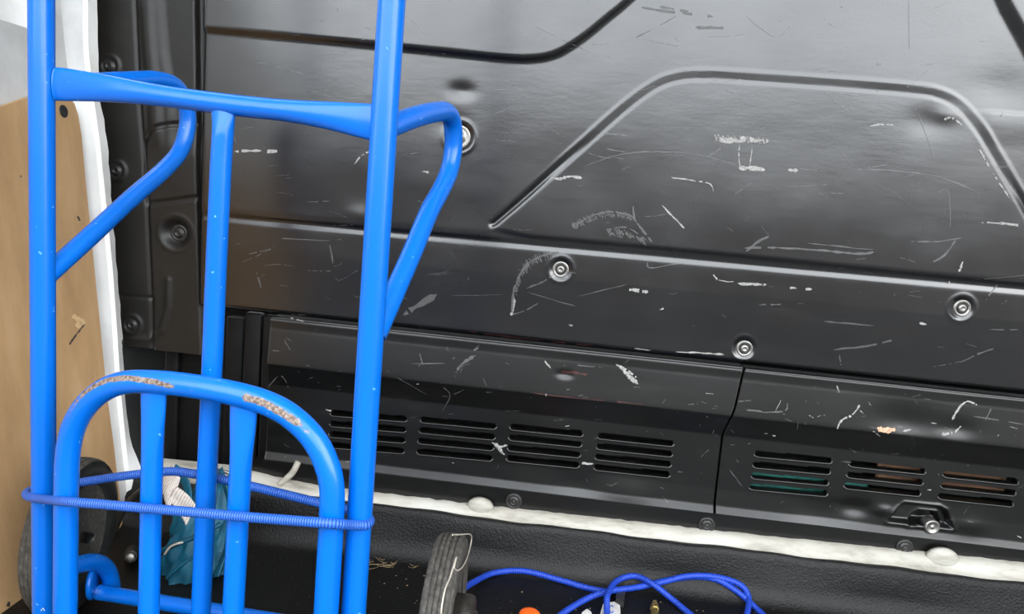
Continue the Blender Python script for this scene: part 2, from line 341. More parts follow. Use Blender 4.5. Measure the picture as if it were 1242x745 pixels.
def relief(X, Z):
    h = .0003 * vnoise(X, Z * 1.5, 12, 3) + .00012 * vnoise(X, Z * 2, 50, 4)
    # raised trapezoid pad: two low ledges on the upper sides, a plain drop at the foot
    d = dist_poly(X, Z, trap); inn = inside_poly(X, Z, trap_in); sd = np.where(inn, d, -d)
    lin = lambda a, b, x: np.clip((x - a) / (b - a), 0, 1)
    low = sstep(.17, .05, Z - trap[0][1])
    two = (1 - low) * np.interp(sd, [-.0120, -.0085, .0070, .0105], [0, .0008, -.0004, .0006]) + low * -.0055 * np.exp(-(sd / .0045) ** 2)
    h += two * sstep(-.006, .004, Z - trap_bot[0][1])
    tm = sstep(trap[0][0] - .012, trap[0][0] + .03, X)
    zt_ = np.interp(X, trap_bot[:, 0], trap_bot[:, 1])
    # raised upper panels
    for P_, inn, w, amp in ((panelA, panelA_in, .0065, .0075), (panelB, panelB_in, .010, .010)):
        d = dist_poly(X, Z, P_); sd = np.where(inside_poly(X, Z, inn), d, -d); h += amp * sstep(-w, w, sd)
    # fold: the lower strip stands proud with a rounded top edge
    e = zfold(X) - Z
    dip = np.interp(e, [-.022, -.013, -.007, -.0038, -.0030], [0, -.0008, -.0042, -.0046, -.0044]) * (1 - .62 * tm) - .0030 * tm * sstep(.005, -.005, Z - zt_)
    h += np.where(e < -.0030, dip, np.interp(e, [-.0030, .0020, .0030, .010, .05, .13], [-.0044, -.0028, -.0025, -.0023, -.0021, -.0045]))
    # small ledge at the right
    q = onY(1197, 135); h += .0012 * sstep(.003, -.003, Z - (q[2] + (X - q[0]) * .0)) * sstep(q[0] - .02, q[0] + .01, X) * sstep(-.06, -.01, Z - q[2])
    for x, z, r, dd in DIMPLES:
        rr = np.hypot(X - x, Z - z); h += -dd * (1 - sstep(r * .55, r, rr)) + .0008 * np.exp(-((rr - r * 1.08) / .003) ** 2)
    for x, z, s, dd in DENTS: h += dd * np.exp(-(((X - x) / s) ** 2 + ((Z - z) / (s * .6)) ** 2))
    # rolled bottom edge
    h += -.006 * sstep(.007, 0, Z - zbot(X))
    # left border
    h += -.008 * sstep(.008, 0, X - XL)
    return h
nx, nz = 700, 300
XR = 1.90; ZT = 1.80
us = np.concatenate([np.linspace(0, .70, nx - 25), np.linspace(.70, 1, 26)[1:]]); vs = np.concatenate([np.linspace(0, .52, nz - 30) , np.linspace(.52, 1, 31)[1:]])
X = XL + (XR - XL) * us[None, :] + 0 * vs[:, None]; Z = zbot(X) + (ZT - zbot(X)) * vs[:, None]
Hh = relief(X, Z); V = np.stack([X, YB - Hh, Z], -1)
back_row = V[0].copy(); back_row[:, 1] = YB + .03
left_col = V[:, 0].copy(); left_col[:, 1] = YB + .045
VV = np.vstack([V.reshape(-1, 3), back_row, left_col]); o1 = nx * nz; o2 = o1 + nx
idx = np.arange(nx * nz).reshape(nz, nx)
Fs = np.stack([idx[:-1, :-1], idx[:-1, 1:], idx[1:, 1:], idx[1:, :-1]], -1).reshape(-1, 4).tolist()
Fs += [(o1 + i, o1 + i + 1, i + 1, i) for i in range(nx - 1)]
Fs += [(o2 + j, idx[j, 0], idx[j + 1, 0], o2 + j + 1) for j in range(nz - 1)]
mk('bulkhead_sheet', VV, Fs, SHEET, wall)
def lut(fun, x0, x1, nxx, z0, z1, nzz):
    gx, gz = np.linspace(x0, x1, nxx), np.linspace(z0, z1, nzz); A = fun(*np.meshgrid(gx, gz))
    def f(x, z):
        u = min(max((x - x0) / (x1 - x0) * (nxx - 1), 0), nxx - 1.001); v = min(max((z - z0) / (z1 - z0) * (nzz - 1), 0), nzz - 1.001)
        i, j = int(u), int(v); u -= i; v -= j
        return A[j, i] * (1 - u) * (1 - v) + A[j, i + 1] * u * (1 - v) + A[j + 1, i] * (1 - u) * v + A[j + 1, i + 1] * u * v
    return f
def on_relief(f):
    def g(x, y, lift=.0004):
        p = onY(x, y); p = onY(x, y, YB - f(p[0], p[2])); p = onY(x, y, YB - f(p[0], p[2])); return p + np.array([0, -lift, 0])
    return g
onsheet = on_relief(lut(relief, XL, 1.15, 500, .38, 1.15, 280))

# ---- lower vent panels: profile relief, split at the seam
LN = {}
def line(name, a, b):
    p, q = onY(*a), onY(*b); LN[name] = (p[0], p[2], (q[2] - p[2]) / (q[0] - p[0]))
line('top', (480, 402), (1242, 484))
for _nm, _m in (('f0', (735, 443)), ('f1', (737, 488)), ('b1', (731, 514)), ('v1', (734, 599)), ('bot', (734, 611))):
    _p = onY(*_m); LN[_nm] = (_p[0], _p[2], LN['top'][2])
def zl(n, X): a = LN[n]; return a[1] + (X - a[0]) * a[2]
PROF = [('top', 0, -.016), ('top', -.002, -.0076), ('top', -.0055, -.0064), ('f0', .006, -.0064), ('f0', 0, -.0062), ('f0', -.004, -.0056), ('f1', .006, .0005), ('f1', 0, .001), ('f1', -.005, -.001), ('b1', .005, -.010), ('b1', 0, -.0115), ('b1', -.006, -.0115), ('v1', .03, -.0115), ('v1', .0, -.0095), ('bot', .0075, -.0058), ('bot', .0035, -.0044), ('bot', .0005, -.0042), ('bot', -.003, -.008)]
seam = pxz([(911, 441), (903, 450), (892, 492), (878, 528), (868, 612), (867, 628)])
def xseam(Z): return np.interp(Z, seam[::-1, 1], seam[::-1, 0])
PDENT = [(*onY(x, y)[[0, 2]], s, d) for x, y, s, d in [(1040, 620, .028, -.005), (1075, 622, .02, .004), (1000, 625, .05, -.003), (1180, 640, .03, .003), (1100, 512, .05, -.004), (1160, 520, .03, -.003), (760, 600, .05, .003), (700, 590, .04, -.002), (685, 455, .012, -.003)]]
latch = pxz([(1078, 636), (1092, 619), (1100, 613), (1143, 617), (1152, 622), (1160, 645)])
latch_in = pxz([(1103, 641), (1116, 627), (1121, 625), (1143, 627), (1148, 640)])
def trim_h(X, Z):
    zz = np.stack([zl(n, X) + dz for n, dz, _ in PROF], 0); hv = [p[2] for p in PROF]
    h = np.full(X.shape, hv[0], float)
    for k in range(len(PROF) - 1):
        t = (zz[k] - Z) / (zz[k] - zz[k + 1] + 1e-9); m = (t >= 0)
        h = np.where(m, hv[k] + (hv[k + 1] - hv[k]) * np.clip(t, 0, 1), h)
    h += .0009 * vnoise(X, Z, 25, 8)
    for x, z, s, dd in PDENT: h += dd * np.exp(-(((X - x) / s) ** 2 + ((Z - z) / (s * .5)) ** 2))
    # latch pocket: stepped recess
    inn = inside_poly(X, Z, latch); d = dist_poly(X, Z, latch, True)
    h += np.where(inn, -.012 * sstep(0, .006, d), .0025 * np.exp(-(d / .004) ** 2))
    inn = inside_poly(X, Z, latch_in); d = dist_poly(X, Z, latch_in, True)
    h += np.where(inn, -.016 * sstep(0, .004, d), .002 * np.exp(-(d / .003) ** 2))
    return h
# louvre groups: (left px of top slot, right px of top slot, number of slots, px step per slot)
SLOTS = []
def slots(a, b, n, step):
    for k in range(n):
        p, q = (a[0] + step[0] * k, a[1] + step[1] * k), (b[0] + step[0] * k, b[1] + step[1] * k)
        SLOTS.append((onY(*p), onY(*q)))
slots((402, 503), (488, 510), 4, (-1, 13)); slots((512, 511), (597, 519), 4, (-1.5, 13)); slots((622, 520), (703, 528), 4, (-1.5, 12.8)); slots((729, 531), (814, 540), 4, (-1.5, 12.8))
slots((921, 553), (1008, 561), 4, (-2, 13.4)); slots((1037, 565), (1122, 574), 3, (-3, 13.4)); slots((1152, 578), (1236, 587), 3, (-3, 13.4)); slots((1268, 590), (1350, 599), 3, (-3, 13.4))
SR = .0058                                             # half height of a slot
def panel(name, xl, xr, nx_, zt, zb, nz_, label):
    u = np.linspace(0, 1, nx_); v = np.linspace(0, 1, nz_)
    Xc = np.zeros((nz_, nx_)); Zc = np.zeros((nz_, nx_))
    for it in range(2):
        Zc = zt(Xc) + (zb(Xc) - zt(Xc)) * v[:, None]
        L, R_ = xl(Zc), xr(Zc); Xc = L + (R_ - L) * u[None, :]
    Hc = trim_h(Xc, Zc); Vg = np.stack([Xc, YB - Hc, Zc], -1)
    ix = np.arange(nx_ * nz_).reshape(nz_, nx_)
    q = np.stack([ix[:-1, :-1], ix[1:, :-1], ix[1:, 1:], ix[:-1, 1:]], -1).reshape(-1, 4)
    C = Vg.reshape(-1, 3)[q].mean(1); keep = np.ones(len(q), bool)
    for a, b in SLOTS:
        d = dist_poly(C[:, 0], C[:, 2], [a[[0, 2]], b[[0, 2]]]); keep &= d > SR * .95
    Fq = q[keep].tolist()
    # returned edges
    base = Vg.reshape(-1, 3); ex = []
    n0 = len(base); ring = [*ix[:, 0][::-1], *ix[0, :][1:], *ix[:, -1][1:], *ix[-1, :][::-1][1:]]
    ex = base[ring].copy(); ex[:, 1] += .03
    Fr = [(n0 + i, n0 + i + 1, ring[i + 1], ring[i]) for i in range(len(ring) - 1)]
    o = mk(name, np.vstack([base, ex]), Fq + Fr, TRIM, wall); o['label'] = label; return o
xl_left = onY(322, 500)[0]
pl = panel('vent_panel', lambda Z: 0 * Z + xl_left, lambda Z: xseam(Z) - .0016, 460, lambda X: zl('top', X), lambda X: zl('bot', X) - .003, 130, 'black lower vent panel left of the slanted seam')
pr_ = panel('vent_panel', lambda Z: xseam(Z) + .0016, lambda Z: 0 * Z + 1.90, 640, lambda X: zl('top', X) - .001, lambda X: zl('bot', X) - .003, 130, 'black lower vent panel with latch pocket right of the seam')
# louvre lips
def louvre_mesh(L):
    n = 10; path = []
    for k in range(n + 1):
        a = -math.pi / 2 + math.pi * k / n; path.append((L / 2 + SR * math.cos(a), SR * math.sin(a), a))
    for k in range(n + 1):
        a = math.pi / 2 + math.pi * k / n; path.append((-L / 2 + SR * math.cos(a), SR * math.sin(a), a))
    V, Fs = [], []; m = len(path)
    for x, z, a in path:
        nx_, nz_ = math.cos(a), math.sin(a); low = max(0, -nz_)          # lower lip bulges into the room, upper one turns in
        for off, hh in ((.0040, -.0008), (.0024, -.0006 + .0026 * low), (.0008, -.0012 + .0046 * low), (-.0008, -.003 + .0050 * low), (-.0014, -.006), (-.0016, -.014)):
            V.append((x + nx_ * off, -hh, z + nz_ * off))
    for i in range(m):
        j = (i + 1) % m
        for k in range(5): Fs.append((i * 6 + k, j * 6 + k, j * 6 + k + 1, i * 6 + k + 1)[::-1])
    return V, Fs
for a, b in SLOTS:
    pan = pl if .5 * (a[0] + b[0]) < seam[3][0] else pr_
    d = b - a; L = math.hypot(d[0], d[2]); c = (a + b) / 2
    h = float(trim_h(np.array([[c[0]]]), np.array([[c[2]]]))[0, 0])
    key = 'louvre_%03d' % round(L * 500)
    me = bpy.data.meshes.get(key)
    if me is None: me = mesh_data(key, *louvre_mesh(round(L * 500) / 500), TRIM)
    place('louvre', me, (c[0], YB - h, c[2]), pan, (0, -math.atan2(d[2], d[0]), 0))
ontrim = on_relief(lut(trim_h, -.62, 1.0, 420, .10, .46, 150))

# cavity behind the louvres, sill and rebate
zb0 = LN['bot'][1]
V, Fs = box((XL - .22, YB + .075, -.05), (1.92, YB + .085, zbot(0) + .03)); mk('cavity_back', V, Fs, DARK, wall, smooth=False)
V, Fs = box((-.56, YB + .004, -.05), (1.90, YB + .030, zb0 + .004)); mk('rebate_strip', V, Fs, TRIM, wall, smooth=False)
# screws on the sheet and the plastic clips in the rebate
cup = mesh_data('cup_washer', *lathe([(.0150, -.004), (.0150, -.0005), (.0138, .0012), (.0118, .0016), (.0100, .0004), (.0086, -.0012), (.0080, -.002)], 32), STEEL)
headm = mesh_data('screw_head', *lathe([(.0072, -.003), (.0072, .0012), (.0064, .0026), (.0045, .0034), (.0028, .0034), (.0024, .0016), (.0008, .0016)], 24), STEEL)
for s in SCREWS:
    p = onsheet(*s); c = place('washer', cup, p, wall); place('screw_head', headm, p + np.array([0, 0.0005, 0]), c)
p = onsheet(557, 166); c = place('washer', mesh_data('wide_washer', *lathe([(.021, -.004), (.021, .001), (.019, .0022), (.015, .001), (.010, .0006), (.009, .004), (.004, .005)], 36), STEEL), p, wall)
clipm = mesh_data('plastic_clip', *lathe([(.0155, -.006), (.0155, .001), (.0140, .003), (.0118, .0034), (.0105, .0022), (.0090, .0022), (.0084, .0044), (.0050, .0050), (.0042, .0040), (.0025, .0040), (.0020, .0055), (.0008, .006)], 32), BLACKP)
for x, y in [(623, 608), (857, 637), (1097, 664)]: place('plastic_clip', clipm, onY(x, y, YB + .003), wall)
# bolt in the latch pocket
p = onY(1128, 637, YB + .014)
bolt = place('latch_bolt', mesh_data('latch_bolt', *lathe([(.0135, -.01), (.0135, .008), (.0122, .0105), (.0100, .011), (.0088, .0095), (.0070, .0095), (.006, .0085), (.003, .0085), (.002, .0105), (.0006, .0105)], 32), STEEL), p, wall)

# ---- black pillar between bulkhead and side wall
XP0, XP1 = onY(112, 300, YB + .03)[0] - .05, XL + .004
YP = YB + .030
pv = lambda x, y: onY(x, y, YP)[[0, 2]]
l1 = [pv(165, -40), pv(172, 120), pv(180, 220), pv(187, 372), pv(188, 420)]; l1 = np.array(l1)
l2 = np.array([pv(190, -40), pv(198, 60), pv(206, 110), pv(208, 140)])
l3 = np.array([pv(238, -40), pv(240, 120), pv(243, 260), pv(248, 420)])
bigd = pv(215, 283); bolts = [pv(141, 207), pv(160, 394), pv(133, 80)]
pocket = catmull(np.array([pv(236, 150), pv(205, 152), pv(185, 160), pv(177, 178), pv(178, 240), pv(190, 246), pv(238, 240)]), 5)
def xon(lp, Z): return np.interp(Z, lp[::-1, 1], lp[::-1, 0])
def pil_h(X, Z):
    h = .0006 * vnoise(X, Z, 30, 5)
    d = X - xon(l1, Z); h += .006 * sstep(-.004, .004, d) + -.003 * np.exp(-((d + .004) / .004) ** 2)
    up = sstep(bigd[1] + .14, bigd[1] + .19, Z)
    d2 = X - xon(l2, Z); h += up * (.005 * sstep(-.02, -.004, -np.abs(X - (xon(l1, Z) + xon(l2, Z)) / 2) - .002) - .006 * sstep(-.006, .014, d2))
    dp = dist_poly(X, Z, pocket); h += -.0035 * (1 - sstep(.002, .006, dp))
    d3 = X - xon(l3, Z); h += -.012 * sstep(-.006, .002, d3)
    r = np.hypot(X - bigd[0], Z - bigd[1]); h += -.013 * (1 - sstep(.012, .031, r)) + .001 * np.exp(-((r - .034) / .003) ** 2)
    for b in bolts:
        r = np.hypot(X - b[0], Z - b[1]); h += .0025 * (1 - sstep(.018, .024, r)) - .004 * (1 - sstep(.010, .016, r))
    # lower pressed corner
    q = np.array([pv(140, 410), pv(180, 412), pv(198, 400), pv(206, 372), pv(206, 340)]); dq = dist_poly(X, Z, q); h += .003 * np.exp(-(dq / .006) ** 2)
    q = np.array([pv(140, 358), pv(187, 362)]); dq = dist_poly(X, Z, q); h += -.0025 * np.exp(-(dq / .003) ** 2)
    return h
nx_, nz_ = 110, 330
Xg, Zg = np.meshgrid(np.linspace(XP0, XP1, nx_), np.concatenate([np.linspace(pv(200, 425)[1], 1.05, nz_ - 20), np.linspace(1.06, ZT, 20)]))
Vg = np.stack([Xg, YP - pil_h(Xg, Zg), Zg], -1).reshape(-1, 3); ix = np.arange(nx_ * nz_).reshape(nz_, nx_)
mk('pillar_sheet', Vg, np.stack([ix[:-1, :-1], ix[:-1, 1:], ix[1:, 1:], ix[1:, :-1]], -1).reshape(-1, 4).tolist(), PILLAR, wall)
bm_ = mesh_data('flange_bolt', *lathe([(.0165, -.006), (.0165, .0006), (.0150, .0020), (.0125, .0022), (.0112, .0012), (.0090, .0012), (.0082, .0046), (.0058, .0058), (.0046, .0058), (.0040, .0042), (.0012, .0042)], 28), BLACKP)
for b in bolts:
    h = float(pil_h(np.array([[b[0]]]), np.array([[b[1]]]))[0, 0]); place('flange_bolt', bm_, (b[0], YP - h, b[1]), wall)
h = float(pil_h(np.array([[bigd[0]]]), np.array([[bigd[1]]]))[0, 0]); place('flange_bolt', bm_, (bigd[0], YP - h - .0005, bigd[1]), wall)
# dark cavity uprights left of the vent panel
for (xa, xb, y0, y1, Yd) in [(274, 288, 402, 600, YB + .05), (296, 309, 398, 590, YB + .02), (318, 330, 402, 560, YB + .012), (200, 212, 415, 600, YB + .06)]:
    a, b_ = onY(xa, y0, Yd), onY(xb, y1, Yd)
    V, Fs = rbox((a[0], Yd, b_[2]), (b_[0], Yd + .02, a[2] + .03), .004); mk('upright_bar', V, Fs, DARK, wall)
a, b_ = onY(312, 404, YB + .045), onY(324, 420, YB + .045); V, Fs = rbox((a[0], YB + .04, b_[2]), (b_[0], YB + .055, a[2]), .003); mk('red_reflector', V, Fs, SCRR, wall)

# ---- scratches: thin bare-metal streaks following the pressed sheet
def seg_d(p, a, b):
    dx, dz = b[0] - a[0], b[2] - a[2]; t = min(1, max(0, ((p[0] - a[0]) * dx + (p[2] - a[2]) * dz) / (dx * dx + dz * dz)))
    return math.hypot(p[0] - a[0] - t * dx, p[2] - a[2] - t * dz)
def ribbon(pts, w, surf, broken=0.0, jit=.6, lift=.0004):
    P_ = catmull(np.array(pts, float), 6); n = len(P_); V, Fs = [], []
    P_ = P_ + rng.normal(0, jit * .35, P_.shape)
    T = np.gradient(P_, axis=0); T /= np.linalg.norm(T, axis=1)[:, None] + 1e-9; N = np.stack([-T[:, 1], T[:, 0]], 1)
    for i in range(n):
        ww = w * .5 * (rng.uniform(.35, 1.25)) * (1 if 0 < i < n - 1 else .2)
        for s in (-1, 1): V.append(surf(*(P_[i] + N[i] * s * ww), lift))
    for i in range(n - 1):
        if rng.random() < broken: continue
        if surf is ontrim and any(seg_d(V[2 * i], a, b) < SR + .0045 for a, b in SLOTS): continue
        Fs.append((2 * i, 2 * i + 1, 2 * i + 3, 2 * i + 2))
    return V, Fs
def hatch(pts, n, ln, ang, w, surf):
    P_ = catmull(np.array(pts, float), 10); out = []
    for k in range(n):
        p = P_[int(k / n * (len(P_) - 1))]; l = ln * rng.uniform(.5, 1.1); a = math.radians(ang + rng.uniform(-8, 8)); d = np.array([math.cos(a), math.sin(a)]) * l
        out.append(ribbon([p - d * .5, p, p + d * .5], w, surf, .1, .4))
    return out
B, Fa, D, O, RD = [], [], [], [], []
s_ = onsheet
for pts, w in [([(868, 167), (885, 170), (905, 169), (932, 171)], 7), ([(872, 170), (900, 172), (925, 170)], 5), ([(897, 176), (896, 190), (898, 203)], 1.5), ([(912, 178), (911, 190), (909, 203)], 1.5), ([(896, 204), (910, 204), (928, 206)], 5), ([(956, 206), (968, 207)], 5),
               ([(814, 215), (840, 219), (861, 223), (865, 232)], 1.8), ([(803, 249), (815, 262), (830, 277)], 2), ([(1190, 270), (1215, 271), (1242, 274)], 3.2), ([(763, 351), (775, 353), (786, 354)], 4), ([(1163, 330), (1168, 317)], 3),
               ([(865, 333), (872, 340), (890, 342)], 2), ([(895, 344), (930, 345)], 3), ([(1187, 180), (1194, 192), (1200, 203)], 2.5), ([(1204, 210), (1216, 228), (1224, 240)], 2), ([(1145, 145), (1155, 143), (1168, 153)], 3), ([(285, 184), (305, 183), (340, 184)], 4),
               ([(430, 199), (438, 189), (449, 184)], 1.6), ([(620, 383), (623, 372), (624, 362)], 3), ([(470, 408), (477, 408)], 5), ([(1055, 153), (1070, 151), (1084, 152)], 2.4), ([(668, 216), (680, 217), (690, 214), (706, 216)], 4), ([(512, 208), (520, 209)], 2.5),
               ([(800, 376), (805, 374)], 2), ([(904, 345), (925, 345)], 3), ([(958, 349), (966, 350)], 3), ([(977, 351), (985, 351)], 3), ([(1115, 392), (1124, 394)], 3), ([(690, 394), (694, 395)], 3), ([(820, 427), (850, 428), (878, 430)], 2.2), ([(770, 423), (790, 425)], 1.5), ([(1213, 142), (1218, 136)], 2), ([(1148, 346), (1155, 338)], 1.5)]:
    B.append(ribbon(pts, w, s_, .12))
B += hatch([(868, 167), (930, 171)], 26, 9, 75, 1.6, s_)
for pts, w in [([(695, 277), (715, 263), (740, 257), (765, 262), (772, 270)], 1.6), ([(768, 248), (770, 266), (780, 280), (791, 294)], 2.4), ([(735, 279), (760, 276), (785, 292)], 1.4), ([(678, 306), (655, 311), (636, 325), (624, 350), (621, 380)], 3), ([(620, 382), (636, 377), (653, 368)], 1.8), ([(676, 329), (660, 341), (638, 350)], 2),
               ([(712, 201), (745, 189), (790, 184), (840, 187), (880, 196), (905, 206)], 1.2), ([(1040, 205), (1085, 207), (1140, 215), (1190, 235)], 1.6), ([(1105, 293), (1135, 293), (1166, 289)], 1.6), ([(905, 305), (920, 293), (932, 287)], 3), ([(903, 301), (943, 300)], 3), ([(1110, 130), (1122, 160), (1137, 205)], 1.1), ([(1137, 235), (1150, 232), (1153, 280)], 1.1),
               ([(1000, 110), (1012, 122), (1030, 136)], 2), ([(1010, 112), (1040, 116)], 1.6), ([(1030, 130), (1045, 115)], 1.5), ([(1045, 124), (1090, 125)], 1.4), ([(600, 109), (640, 108)], 1.5), ([(1115, 80), (1135, 77)], 1.8), ([(1062, 77), (1070, 78)], 3), ([(490, 382), (508, 370), (530, 357)], 7), ([(400, 297), (404, 320)], 1.8), ([(311, 330), (317, 350)], 1.8), ([(318, 288), (400, 292)], 1.6),
               ([(785, 318), (790, 325), (830, 318)], 1.5), ([(1130, 318), (1145, 310), (1160, 290)], 2.2), ([(940, 300), (1000, 304), (1040, 308), (1060, 306)], 3), ([(980, 295), (1060, 303)], 1.5), ([(1010, 424), (1050, 420), (1085, 412)], 2.5), ([(1165, 440), (1185, 430), (1205, 423)], 2), ([(1200, 400), (1235, 400)], 1.5), ([(1000, 390), (1060, 395)], 1.6), ([(1018, 430), (1020, 443)], 1.5),
               ([(1195, 365), (1210, 345)], 1.4), ([(640, 355), (700, 372)], 1), ([(920, 370), (950, 369)], 2), ([(700, 360), (760, 345)], 1), ([(310, 75), (340, 82), (370, 90)], 1.4), ([(372, 245), (400, 244)], 1.4), ([(905, 20), (940, 45), (960, 30)], 1), ([(1102, 0), (1103, 60)], 1.0), ([(735, 180), (760, 185)], 1.5), ([(718, 160), (765, 165)], 1.2), ([(860, 190), (880, 175)], 1.2)]:
    Fa.append(ribbon(pts, w, s_, .12))
Fa += hatch([(695, 275), (715, 265), (740, 259), (768, 264)], 26, 11, 55, 1.5, s_)
Fa += hatch([(738, 282), (760, 284), (785, 295)], 16, 13, 60, 1.5, s_)
Fa += hatch([(676, 308), (650, 314), (634, 330), (624, 356)], 26, 12, 70, 1.6, s_)
for _ in range(170):
    x, y = rng.uniform(260, 1240), rng.uniform(5, 450)
    if y > 395 + (x - 480) * .107 - 8: continue
    l = rng.exponential(14) + 3; a = rng.normal(.10, .35); Fa.append(ribbon([(x, y), (x + l * .5 * math.cos(a), y + l * .5 * math.sin(a) + rng.normal(0, 1)), (x + l * math.cos(a), y + l * math.sin(a))], rng.uniform(.4, 1.0), s_, .2, .3))
for pts, w in [([(778, 9), (810, 14), (865, 20)], 3.5), ([(770, 46), (800, 31), (826, 16)], 1.5), ([(843, 33), (882, 34)], 3.5), ([(800, 8), (835, 14)], 3)]: D.append(ribbon(pts, w, s_, .2))
t_ = ontrim
for pts, w in [([(1015, 521), (1021, 510), (1034, 503), (1043, 491)], 2.6), ([(1155, 509), (1163, 495), (1173, 487), (1185, 491)], 2.6), ([(1142, 527), (1155, 525)], 4), ([(1158, 525), (1166, 516)], 2.5), ([(1015, 468), (1018, 476)], 2.5), ([(752, 444), (762, 455), (772, 464)], 4), ([(758, 447), (772, 458)], 3), ([(704, 562), (722, 563)], 2.5), ([(395, 497), (420, 505), (430, 520)], 3), ([(590, 530), (602, 540), (612, 552)], 4), ([(598, 545), (615, 540)], 3), ([(535, 528), (560, 532), (585, 536)], 3), ([(520, 538), (545, 537)], 2),
               ([(660, 437), (668, 447)], 2), ([(940, 500), (950, 480)], 1.2), ([(1095, 523), (1105, 521)], 2.5), ([(350, 385), (369, 390)], 2)]: B.append(ribbon(pts, w, t_, .15))
B += hatch([(752, 444), (772, 466)], 14, 12, 20, 1.5, t_); B += hatch([(595, 535), (612, 552)], 16, 12, 40, 1.5, t_)
for pts, w in [([(905, 497), (930, 500), (952, 498), (955, 489)], 2), ([(498, 441), (540, 441)], 1.4), ([(509, 429), (513, 443)], 1.4), ([(553, 452), (560, 442), (577, 431)], 4), ([(480, 457), (520, 480)], 1), ([(538, 470), (546, 480), (536, 500)], 1), ([(700, 443), (730, 446)], 1.2), ([(1020, 560), (1060, 563)], 1.2), ([(1205, 490), (1195, 510)], 2), ([(1180, 505), (1242, 515)], 1.5), ([(850, 555), (860, 545)], 1), ([(885, 570), (900, 590)], 1.2), ([(345, 412), (352, 425)], 1.5), ([(325, 470), (340, 455), (350, 470)], 1.5)]: Fa.append(ribbon(pts, w, t_, .15))
for _ in range(170):
    x = rng.uniform(330, 1240); y = rng.uniform(0, 1) ; yt = 410 + (x - 560) * .107; y = yt + 8 + y * 160
    l = rng.exponential(4) + 1.5; a = rng.normal(.1, .7); (Fa if rng.random() < .85 else B).append(ribbon([(x, y), (x + l * .5 * math.cos(a), y + l * .5 * math.sin(a)), (x + l * math.cos(a), y + l * math.sin(a))], rng.uniform(.5, 1.3), t_, .1, .3))
O.append(ribbon([(1064, 519), (1072, 522), (1086, 521)], 7, t_, 0)); O.append(ribbon([(1070, 523), (1082, 523)], 4, t_, 0))
RD.append(ribbon([(680, 451), (695, 452), (712, 454)], 5, t_, 0)); RD.append(ribbon([(640, 476), (700, 483), (790, 491)], 2, t_, .3)); RD.append(ribbon([(570, 402), (640, 411), (720, 419)], 2, s_, .3))
wb = []
for nm, L_, m_ in (('bright_scratches', B, SCR), ('faint_scratches', Fa, SCRF), ('dark_scuffs', D, SCRD), ('orange_paint_chips', O, SCRO), ('red_paint_scuffs', RD, SCRR)):
    V, Fs = join(*L_); o = mk(nm, V, Fs, m_, wall); o['kind'] = 'stuff'

# ---- cream sill seam strip with weld bumps
tr = onY
def sill_pts(x):                       # centre line in pixels
    return np.interp(x, [300, 345, 390, 460, 500, 600, 700, 860, 1200, 1700], [578, 589, 597.5, 606, 610.5, 622.5, 634, 652.5, 690, 745])
rows = []
for x in np.linspace(190, 1700, 170):
    yc = sill_pts(x) if x >= 300 else 578 - (300 - x) * .10
    hw = np.interp(x, [190, 600, 700, 860, 1200], [8, 8, 9, 9.5, 12])
    a = onY(x, yc - hw, YB + .002); b_ = onY(x, yc - hw * .4, YB - .014); c = onY(x, yc + hw, YB - .022); d = c + np.array([0, .004, -.03]); e = a + np.array([0, .02, -.002])
    jj = rng.normal(0, .0006, 3); rows.append([e, a + [0, 0, jj[0]], b_ + [0, 0, jj[1]], c + [0, 0, jj[2]], d])
R_ = np.array(rows); n = len(R_); V = R_.reshape(-1, 3); Fs = [(i * 5 + k, i * 5 + k + 1, (i + 1) * 5 + k + 1, (i + 1) * 5 + k) for i in range(n - 1) for k in range(4)]
sill = mk('trim_1', V, Fs, CREAM); tag(sill, 'dirty cream painted seam strip along the foot of the black bulkhead', kind='structure')
for x, y, r in [(582, 617, .017), (1144, 681, .020)]:
    p = onY(x, y, YB - .012); vv, ff = lathe([(.0005, .006), (r * .35, .0057), (r * .7, .0045), (r * .95, .002), (r * 1.1, -.002), (r * 1.15, -.008)][::-1], 24)
    mk('weld_bump', vv * np.array([1.3, 1, 1]) + p, ff, CREAM, sill)
q0, q1 = onY(352, 586, YB - .016), onY(362, 560, YB + .0)
V, Fs = sweep(catmull([q0 + [-.020, 0, -.006], (q0 + q1) / 2 + [-.004, 0, -.002], q1], 6), .006, .005, seg=10); mk('seam_joint', V, Fs, CREAM, sill)

# ---- side wall: grey body panel, cream-white pillar edge, plywood lining
YW = 1.24
A3, B3 = onY(97, 150, YW), onY(143, 580, YW)
wn = np.cross(np.array([0, 1.0, 0]), B3 - A3); wn /= np.linalg.norm(wn)
if wn[0] < 0: wn = -wn
def onW(x, y, off=0.0): return hit(x, y, A3 + wn * off, wn)
def prism(outer, thick_dir):
    n = len(outer); V = list(outer) + [p + thick_dir for p in outer]
    return V, [tuple(range(n)), tuple(range(n, 2 * n))[::-1]] + [(i, i + n, (i + 1) % n + n, (i + 1) % n) for i in range(n)]
wl = empty('wall_left', tuple(onW(60, 700) * [1, 1, 0] + [0, 0, FLOOR])); tag(wl, 'van side wall in pale grey paint lined with tan plywood', kind='structure')
def wpt(Y, Z, off):                    # point on the leaning wall plane at depth Y, height Z
    x = A3[0] + (-(wn[2]) * (Z - A3[2])) / wn[0]; return np.array([x, Y, Z]) + wn * off
c = [wpt(.50, -.06, -.012), wpt(YW + .0, -.06, -.012), wpt(YW + .0, ZT + .1, -.012), wpt(.50, ZT + .1, -.012)]
V, Fs = prism(c, -wn * .01); mk('body_panel', V, Fs, GREY, wl, smooth=False)
